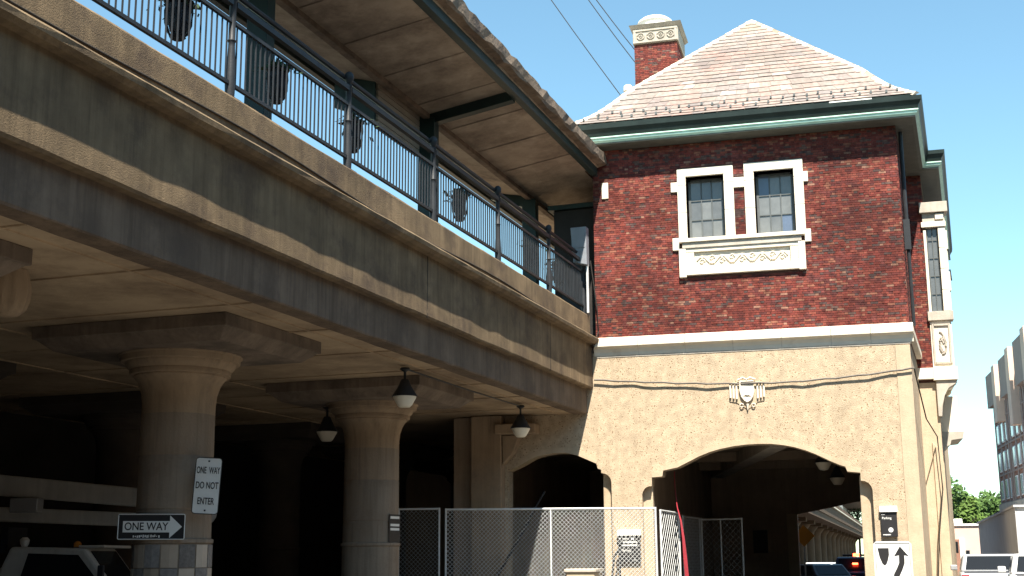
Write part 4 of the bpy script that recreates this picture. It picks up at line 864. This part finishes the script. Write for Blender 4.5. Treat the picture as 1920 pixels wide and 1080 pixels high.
# ------------------------------------------------------------------ vehicles
def vehicle(name, label, kind, loc, rz, paint, bar=None, group=None):
    """x forward, y left, z up, wheels on the ground"""
    o = empty(name, loc, label, {'pickup': 'pickup truck', 'suv': 'police car', 'sedan': 'car', 'van': 'van'}[kind], group, rz)
    Lh, Wd, zb, belt, top, g0, g1, t0, t1 = {'pickup': (2.8, .98, .5, 1.36, 1.85, -.75, 1.15, -.55, .55), 'suv': (2.45, .97, .38, 1.12, 1.76, -2.3, .95, -2.0, .35), 'sedan': (2.35, .9, .3, .95, 1.45, -1.7, 1.0, -1.1, .3), 'van': (2.7, 1.0, .35, 1.25, 2.1, -2.65, 1.8, -2.55, .95)}[kind]
    SX = lambda a, b, d: (a, d, b)
    bz = belt
    prof = [(-Lh, zb + .1), (-Lh + .1, zb), (Lh - .15, zb), (Lh, zb + .15), (Lh - .03, bz - .22), (g1 + .1, bz - .02), (g1, bz), (g0, bz), (-Lh + .05, bz - .01), (-Lh, bz - .1)]
    bo = link('body', MB().prism(prof, SX, -Wd, Wd).mesh('body', M[paint]), o, bevel=.06)
    wt = .14
    cabv = [(g0, -Wd + .03, bz - .01), (g1, -Wd + .03, bz - .01), (g1, Wd - .03, bz - .01), (g0, Wd - .03, bz - .01)], [(t0, -Wd + wt, top), (t1, -Wd + wt, top), (t1, Wd - wt, top), (t0, Wd - wt, top)]
    cabo = link('cabin', MB().hexa(*cabv).mesh('cabin', M[paint]), o, bevel=.07)
    B, T = [Vector(p) for p in cabv[0]], [Vector(p) for p in cabv[1]]
    def pane(i, j, u0, u1, v0, v1, nm):
        def q(u, v): return B[i].lerp(B[j], u).lerp(T[i].lerp(T[j], u), v)
        p = [q(u0, v0), q(u1, v0), q(u1, v1), q(u0, v1)]; n = (p[1] - p[0]).cross(p[3] - p[0]).normalized()
        c = sum(p, Vector()) / 4
        if n.dot(c - Vector((0, 0, c.z))) < 0: n = -n
        link(nm, MB().hexa([x + n * .004 for x in p], [x + n * .014 for x in p]).mesh(nm, M['glass']), cabo)
    pane(1, 2, .07, .93, .12, .9, 'windshield'); pane(3, 0, .07, .93, .14, .88, 'rear_window')
    for i, j in ((0, 1), (2, 3)):
        for u0, u1 in (((.08, .48), (.52, .9)) if kind != 'van' else ((.72, .93),)): pane(i, j, u0, u1, .12, .86, 'side_window')
    rw = .37 if kind != 'sedan' else .32
    wm = MB().lathe([(rw * .6, -.11), (rw * .94, -.11), (rw, -.08), (rw, .08), (rw * .94, .11), (rw * .6, .11)], (0, 0, 0), 20).mesh('wheel', M['tyre'], True)
    rm2 = MB().lathe([(.05, -.12), (rw * .62, -.115), (rw * .62, .115), (.05, .12)], (0, 0, 0), 14).mesh('rim', M['rim'], True)
    for x in (-Lh * .6, Lh * .64):
        for s in (-1, 1):
            wo = link('wheel', wm, o, (x, s * (Wd - .07), rw), rot=(math.pi / 2, 0, 0)); link('rim', rm2, wo)
    for s in (-1, 1):
        link('taillight', MB().box(-Lh - .015, s * (Wd - .13) - .1, bz - .45, -Lh + .05, s * (Wd - .13) + .1, bz - .06).mesh('taillight', M['taillight']), o, bevel=.015)
        link('headlight', MB().box(Lh - .1, s * (Wd - .2) - .16, bz - .45, Lh + .005, s * (Wd - .2) + .16, bz - .3).mesh('headlight', M['headlight']), o, bevel=.02)
        link('mirror', MB().box(g1 - .28, s * (Wd + .12) - .1, bz + .02, g1 - .16, s * (Wd + .12) + .1, bz + .18).mesh('mirror', M[paint]), o, bevel=.03)
    link('bumper', MB().box(-Lh - .09, -Wd + .03, zb - .02, -Lh + .03, Wd - .03, zb + .2).mesh('bumper', M['rim']), o, bevel=.03); link('bumper', MB().box(Lh - .05, -Wd + .03, zb - .02, Lh + .08, Wd - .03, zb + .22).mesh('bumper', M[paint]), o, bevel=.04)
    link('number_plate', MB().box(-Lh - .1, -.16, zb + .22, -Lh - .06, .16, zb + .37).mesh('number_plate', M['white_sign']), o)
    if kind == 'pickup': link('bed', MB().box(-Lh + .12, -Wd + .12, bz - .03, g0 - .12, Wd - .12, bz + .012).mesh('bed', M['truckdark']), o)
    if bar:
        lb = link('light_bar', MB().box(-.7, -.62, top + .03, -.42, .62, top + .12).mesh('light_bar', M['glass']), o, bevel=.02)
        link('beacon', MB().box(-.74, -.14, top + .02, -.4, .14, top + .16).mesh('beacon', M['beacon']), lb, bevel=.02)
        link('rear_beacon', MB().box(-2.32, -.12, 1.42, -2.2, .12, 1.5).mesh('rear_beacon', M['beacon']), lb)
    return o
vehicle('pickup_truck', 'silver pickup truck parked by the base of the stone oriel', 'pickup', (3.62, 40.4, GZ), R(87), 'silver_paint')
wp = vehicle('pickup_truck', 'white pickup truck cut off by the right edge of the picture', 'pickup', (4.42, 34.8, GZ), R(86), 'white_paint')
vehicle('police_car', 'dark police car with a lit red beacon seen through the big arch', 'suv', (-.35, 64, GZ), R(88), 'navy_paint', True)
vehicle('parked_car', 'white car parked beyond the far end of the passage', 'sedan', (-2.3, 76, GZ), R(80), 'white_paint')
vehicle('parked_car', 'dark car with bright reflections beside the far pier of the passage', 'sedan', (-2.15, 60.5, GZ), R(120), 'dark_paint')

# bucket truck in the dark behind the tiled column
bt = empty('bucket_truck', (-16.4, 24.6, GZ), 'white utility bucket truck with boom parked in the dark behind the tiled column', 'truck', None, R(13))
SX = lambda a, b, d: (a, d, b)
cabp = [(-1.35, .45), (2.35, .45), (2.35, 1.15), (1.25, 1.3), (.62, 2.1), (-.95, 2.14), (-1.3, 1.3)]
tc = link('cab', MB().prism(cabp, SX, -.95, .95).mesh('cab', M['fleet_paint']), bt, bevel=.07)
link('windshield', MB().hexa([(1.2, -.82, 1.36), (1.21, -.82, 1.37), (1.21, .82, 1.37), (1.2, .82, 1.36)], [(.68, -.75, 2.03), (.70, -.75, 2.04), (.70, .75, 2.04), (.68, .75, 2.03)]).mesh('windshield', M['glass']), tc)
for s in (-1, 1):
    link('side_window', MB().prism([(-.75, 1.3), (1.05, 1.3), (.5, 1.96), (-.55, 2.0)], SX, s * .953, s * .965).mesh('side_window', M['glass']), tc)
    link('mirror', MB().box(1.0, s * 1.15 - .06, 1.25, 1.12, s * 1.15 + .06, 1.75).mesh('mirror', M['truckdark']), tc, bevel=.02)
link('visor', MB().box(.45, -.85, 2.1, 1.0, .85, 2.16).mesh('visor', M['fleet_paint']), tc, bevel=.02)
link('roof_light', MB().lathe([(.08, 2.12), (.08, 2.2), (.04, 2.24), (.01, 2.25)], (.3, -.5, 0), 12).mesh('roof_light', M['orange'], True), tc)
link('service_body', MB().box(-5.6, -1.1, .65, -1.5, 1.1, 1.7).mesh('service_body', M['fleet_paint']), bt, bevel=.04)
for k in range(3):
    link('locker_door', MB().box(-5.4 + k * 1.3, -1.115, .8, -4.25 + k * 1.3, -1.102, 1.6).mesh('locker_door', M['silver_paint']), bt)
link('turret', MB().lathe([(.4, 1.7), (.38, 2.0), (.3, 2.1), (.28, 2.9), (.1, 2.95)], (-3.0, 0, 0), 16).mesh('turret', M['fleet_paint'], True), bt)
def boomseg(p, q, h0, h1, nm, m, wdt=.2):
    p, q = Vector(p), Vector(q); link(nm, MB().hexa([(p.x, -wdt, p.z - h0), (q.x, -wdt, q.z - h1), (q.x, wdt, q.z - h1), (p.x, wdt, p.z - h0)], [(p.x, -wdt, p.z + h0), (q.x, -wdt, q.z + h1), (q.x, wdt, q.z + h1), (p.x, wdt, p.z + h0)]).mesh(nm, M[m]), bt, bevel=.03)
boomseg((-3.4, 0, 3.62), (2.6, 0, 3.05), .24, .19, 'upper_boom', 'fleet_paint'); boomseg((-3.0, 0, 2.9), (2.9, 0, 2.62), .16, .14, 'lower_boom', 'fleet_paint')
link('boom_joint', MB().lathe([(.28, -.3), (.28, .3)], (0, 0, 0), 16).mesh('boom_joint', M['silver_paint'], True), bt, (2.75, 0, 2.85), rot=(math.pi / 2, 0, 0))
link('bucket', MB().hexa([(-4.6, -.45, 2.3), (-3.7, -.45, 2.3), (-3.7, .45, 2.3), (-4.6, .45, 2.3)], [(-4.75, -.5, 3.4), (-3.6, -.5, 3.4), (-3.6, .5, 3.4), (-4.75, .5, 3.4)]).mesh('bucket', M['fleet_paint']), bt, bevel=.05)
link('boom_cradle', MB().box(-1.35, -.5, 2.0, -1.2, .5, 2.55).mesh('boom_cradle', M['truckdark']), bt); link('hydraulic_box', MB().box(-1.2, -.55, 2.85, -.6, -.2, 3.15).mesh('hydraulic_box', M['silver_paint']), bt, bevel=.02)
link('spot_lamp', MB().lathe([(.05, 2.12), (.09, 2.2), (.1, 2.28), (.05, 2.33)], (-.75, -.7, 0), 12).mesh('spot_lamp', M['whitecap'], True), bt)
twm = MB().lathe([(.3, -.13), (.46, -.13), (.48, -.1), (.48, .1), (.46, .13), (.3, .13)], (0, 0, 0), 20).mesh('wheel', M['tyre'], True)
trm = MB().lathe([(.05, -.14), (.3, -.135), (.3, .135), (.05, .14)], (0, 0, 0), 14).mesh('rim', M['rim'], True)
for x in (1.45, -3.9):
    for s in (-1, 1): wo = link('wheel', twm, bt, (x, s * .9, .48), rot=(math.pi / 2, 0, 0)); link('rim', trm, wo)
link('headlight', MB().box(2.3, -.85, .85, 2.37, -.55, 1.05).mesh('headlight', M['headlight']), tc); link('headlight', MB().box(2.3, .55, .85, 2.37, .85, 1.05).mesh('headlight', M['headlight']), tc)

# ------------------------------------------------------------------ viaduct beyond the station, seen through the arch
vf = empty('elevated_viaduct', W(-3, 60, GZ), 'sunlit row of viaduct columns receding beyond the far end of the passage', 'viaduct')
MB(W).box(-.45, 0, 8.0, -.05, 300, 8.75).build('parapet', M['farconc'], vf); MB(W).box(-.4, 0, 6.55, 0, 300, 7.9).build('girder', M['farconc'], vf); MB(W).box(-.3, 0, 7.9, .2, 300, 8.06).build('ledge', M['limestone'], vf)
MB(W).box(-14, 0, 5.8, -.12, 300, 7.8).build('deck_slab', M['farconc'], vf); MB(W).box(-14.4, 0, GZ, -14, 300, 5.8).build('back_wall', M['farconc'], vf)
fshaft = MB().lathe([(.92, GZ), (.9, 4.2), (1.0, 4.7), (1.4, 5.2), (1.5, 5.37)], (0, 0, 0), 12).mesh('column', M['farconc'], True)
fdp = MB().box(-2, -1.75, 5.36, 2, 1.75, 5.81).mesh('drop_panel', M['farconc'])
for k in range(20):
    p = W(-3.5, 6 + k * 14.5, 0) - vf.location; p.z = -vf.location.z
    cc_ = link('column', fshaft, vf, p); link('drop_panel', fdp, cc_)
MB(W).box(-5, 0, 12.8, .6, 300, 13.4).build('canopy', M['canopy_edge'], vf); MB(W).box(-4.2, 0, 7.8, -4.0, 300, 12.8).build('platform_shade_wall', M['greysteel'], vf)  # grey wall added to stand in for shade on the far platform
gr_ = MB(W)
for k in range(40): gr_.box(-.2, k * 4, 8.75, -.1, k * 4 + .12, 9.9)
gr_.box(-.2, 0, 9.85, -.1, 160, 9.95); gr_.box(-.2, 0, 9.0, -.1, 160, 9.06); gr_.build('railing', M['galv'], vf)
yd = flat_sign('diamond_sign', (-2.47, 57.6, 2.42), R(10), 'orange diamond sign beyond the far end of the passage')
lpart(yd, MB().prism([(0, -.46), (.46, 0), (0, .46), (-.46, 0)], L2, 0, .01), 'plate', M['orange']); lpart(yd, MB().box(-.03, .012, GZ - 2.42, .03, .06, .4), 'post', M['galv'])
fwn = empty('dark_poster', (-4.2, 55.9, 2.0), 'dark rectangular poster on the dim end wall of the passage', 'poster')
MB().box(-4.45, 55.9, 1.75, -3.95, 55.98, 2.6).build('board', M['sign_black'], fwn); MB().box(-4.5, 55.92, 1.7, -3.9, 55.99, 2.65).build('frame', M['iron'], fwn)

# ------------------------------------------------------------------ right background
tr_ = []
def tree(x, y, h, r, kind, label, seed):
    rn = random.Random(seed); o = empty('broadleaf_tree', (x, y, GZ), label, 'tree', 'trees beyond the low buildings')
    t = MB(); t.tube([(x, y, GZ), (x + .1, y, h * .3), (x - .1, y + .1, h * .55), (x, y, h * .8)], [.32, .25, .16, .05], 8)
    for k in range(7):
        q = k * .9 + rn.random(); zz = h * rn.uniform(.3, .6); t.tube([(x, y, zz), (x + r * .4 * math.cos(q), y + r * .4 * math.sin(q), zz + h * .14), (x + r * .75 * math.cos(q), y + r * .75 * math.sin(q), zz + h * .2)], [.12, .07, .03], 6)
    t.build('trunk', M['bark'], o, True)
    f = MB(); cl = []
    for k in range(26):
        q, ph = rn.uniform(0, 6.28), rn.uniform(-.5, 1.4); rr = r * rn.uniform(.35, .95)
        cl.append((Vector((x + rr * math.cos(q) * math.cos(ph), y + rr * math.sin(q) * math.cos(ph), h * .62 + rr * math.sin(ph) * h * .36 / r)), r * rn.uniform(.2, .36)))
    for k in range(3000):
        c, cr2 = rn.choice(cl); d = Vector((rn.gauss(0, 1), rn.gauss(0, 1), rn.gauss(0, 1))).normalized() * cr2 * rn.uniform(.55, 1.1)
        p = c + d; u = Vector((rn.gauss(0, 1), rn.gauss(0, 1), rn.gauss(0, .7))).normalized(); v = u.orthogonal().normalized(); L_ = rn.uniform(.14, .34)
        f.add([p - u * L_, p + v * L_ * .55, p + u * L_, p - v * L_ * .55], [(0, 1, 2, 3)])
    f.build('crown', M['leaf'][kind], o, fix=False)
for i, (x, y, h, r, k, lb) in enumerate(((6.4, 124, 9.6, 3.2, 0, 'tallest green tree, half hidden by the edge of the station wing'), (9.0, 128, 6.9, 2.8, 2, 'low light green tree above the pale pink building'), (11.6, 132, 7.4, 3.0, 0, 'mid green tree in the middle of the gap beside the flats'),
        (14.2, 134, 7.9, 3.0, 1, 'darker green tree standing just left of the brick flats'), (10.5, 142, 7.7, 3.4, 1, 'dark green tree behind the row above the pink building'), (17.2, 138, 7.6, 3.2, 1, 'dark tree mostly hidden behind the brick flats'), (-1.0, 335, 19, 7.5, 1, 'distant tree glimpsed past the far viaduct through the big arch'))):
    tree(x, y, h, r, k, lb, 40 + i)
pk = empty('pink_building', (6.5, 90, GZ), 'low pale pink building with a dark doorway below the trees', 'building')
pw = MB().box(4.8, 90, GZ, 14, 98, 3.42).build('wall', M['pink'], pk); MB().box(4.7, 89.9, 3.42, 14.1, 98.1, 3.56).build('parapet_cap', M['whitewall'], pk)
MB().box(5.3, 91, 3.56, 6.4, 92, 3.9).build('roof_unit', M['whitewall'], pk, bevel=.04)
d_ = MB().box(5.25, 89.94, GZ, 6.05, 90.0, 2.55).build('door', M['aptbrick'], pk); MB().box(5.45, 89.92, 1.7, 5.95, 89.95, 2.4).build('door_pane', M['glass'], d_)
MB().box(6.05, 89.9, GZ, 6.35, 90, 2.6).build('pilaster', M['whitewall'], pk); wn_ = MB().box(6.4, 89.95, 1.45, 6.65, 90, 1.85).build('window', M['winsteel'], pk); MB().box(6.43, 89.93, 1.48, 6.62, 89.955, 1.82).build('pane', M['glass'], wn_)
ys = empty('yellow_sign', (5.5, 89.8, 2.6), 'square yellow sign on the pale pink building over its doorway', 'sign')
MB().box(5.2, 89.75, 2.65, 5.75, 89.8, 3.25).build('plate', M['yellow'], ys, bevel=.01); MB().box(5.4, 89.8, 2.8, 5.5, 89.92, 2.9).build('bracket', M['iron'], ys)
# grey walled shed with white end
gs = empty('grey_shed', (6.5, 60, GZ), 'grey sided shed with a bright white end wall beside the parked trucks', 'building')
A_, B_ = Vector((6.0, 82, 0)), Vector((6.12, 52.0, 0))
MB().hexa([(5.62, 52, GZ), (11, 52, GZ), (12, 80, GZ), (6.55, 80, GZ)], [(5.62, 52, 3.32), (11, 52, 3.32), (12, 80, 3.32), (6.55, 80, 3.32)]).build('wall', M['whitewall'], gs)
side = MB(); nseg = 56
for k in range(nseg):
    t0, t1 = k / nseg, (k + .62) / nseg; xa, xb = 5.61 + .93 * t0, 5.61 + .93 * t1; ya, yb = 51.99 + 28 * t0, 51.99 + 28 * t1
    side.hexa([(xa - .05, ya, GZ), (xb - .05, yb, GZ), (xb, yb, GZ), (xa, ya, GZ)], [(xa - .05, ya, 3.3), (xb - .05, yb, 3.3), (xb, yb, 3.3), (xa, ya, 3.3)])
MB().hexa([(5.575, 52.0, GZ), (5.6, 52.0, GZ), (6.53, 80, GZ), (6.5, 80, GZ)], [(5.575, 52.0, 3.32), (5.6, 52.0, 3.32), (6.53, 80, 3.32), (6.5, 80, 3.32)]).build('side_panel', M['greysteel'], gs)
side.build('corrugation', M['greysteel'], gs); MB().hexa([(5.5, 51.9, 3.32), (11.1, 51.9, 3.32), (12.1, 80.1, 3.32), (6.4, 80.1, 3.32)], [(5.5, 51.9, 3.4), (11.1, 51.9, 3.4), (12.1, 80.1, 3.4), (6.4, 80.1, 3.4)]).build('roof_edge', M['greysteel'], gs)
# brick flats
ap_ = empty('apartment_block', (12, 95, GZ), 'tall brown brick block of flats with pale peach fins at the right edge', 'building')
FA, FB = Vector((10.5, 106.2)), Vector((12.3, 62.0)); FD = (FB - FA).normalized(); FN = Vector((-FD.y, FD.x)) * -1
if FN.x > 0: FN = -FN
def Fp(t, o, z): p = FA + FD * t + FN * o; return (p.x, p.y, z)
FL = (FB - FA).length
MB(Fp).box(0, -14, GZ, FL, 0, 15.0).build('wall', M['aptbrick'], ap_); MB(Fp).box(-.1, -14, GZ, FL, .25, 5.3).build('stone_base', M['limestone_dirty'], ap_)
pos = 0; bay = 0
while pos < FL - 8:
    # bay: taupe crown panel, peach fin, window columns with brick piers between
    MB(Fp).box(pos + .1, 0, 12.7, pos + 4.2, .5, 15.2 + bay * .25).build('crown_panel', M['aptpanel'], ap_)
    MB(Fp).box(pos + 4.2, 0, 11.2 - (bay % 2) * .9, pos + 5.6, .62, 15.4 + bay * .25).build('fin', M['aptpeach'], ap_)
    MB(Fp).box(pos + 5.6, -.5, 14.9, pos + 7.0, .0, 15.2 + bay * .25).build('parapet', M['aptbrick'], ap_)
    for t in (pos + .1, pos + 2.35, pos + 4.6, pos + 6.0): MB(Fp).box(t - .25, 0, 5.3, t + .25, .08, 12.69).build('pier', M['aptpanel'], ap_)
    for fl_ in range(4):
        zz = 5.6 + fl_ * 2.1
        if zz + 1.5 > 12.6 and False: continue
        for t, w_ in ((pos + .6, 1.1), (pos + 2.9, 1.0), (pos + 5.0, .5)):
            wo = MB(Fp).box(t, 0, zz, t + w_, .06, zz + 1.45).build('window', M['whitewall'], ap_); MB(Fp).box(t + .1, .06, zz + .08, t + w_ - .1, .085, zz + 1.37).build('pane', M['aptpane'], wo)
        MB(Fp).box(pos, 0, zz - .32, pos + 6.9, .1, zz - .2).build('string_band', M['aptpanel'], ap_)
    pos += 7.0; bay += 1
for k, (a, b, lb) in enumerate((((-12.55, 55, 27.35), (-9.48, 55, 22.5), 'leftmost thin overhead wire in the sky left of the chimney'), ((-10.76, 55, 27.13), (-8.82, 55, 24.1), 'middle thin overhead wire running down to the chimney'), ((-10.38, 55, 27.08), (-8.5, 55, 24.25), 'rightmost thin overhead wire running down to the chimney'))):
    A2, B2 = Vector(a), Vector(b); dd = B2 - A2; p0, p1 = A2 - dd * 2, B2 + dd * 2.2
    cable('overhead_wire', [p0.lerp(p1, t / 16) + Vector((0, 0, -.9 * (1 - (2 * t / 16 - 1) ** 2) + .6)) for t in range(17)], .022, lb)
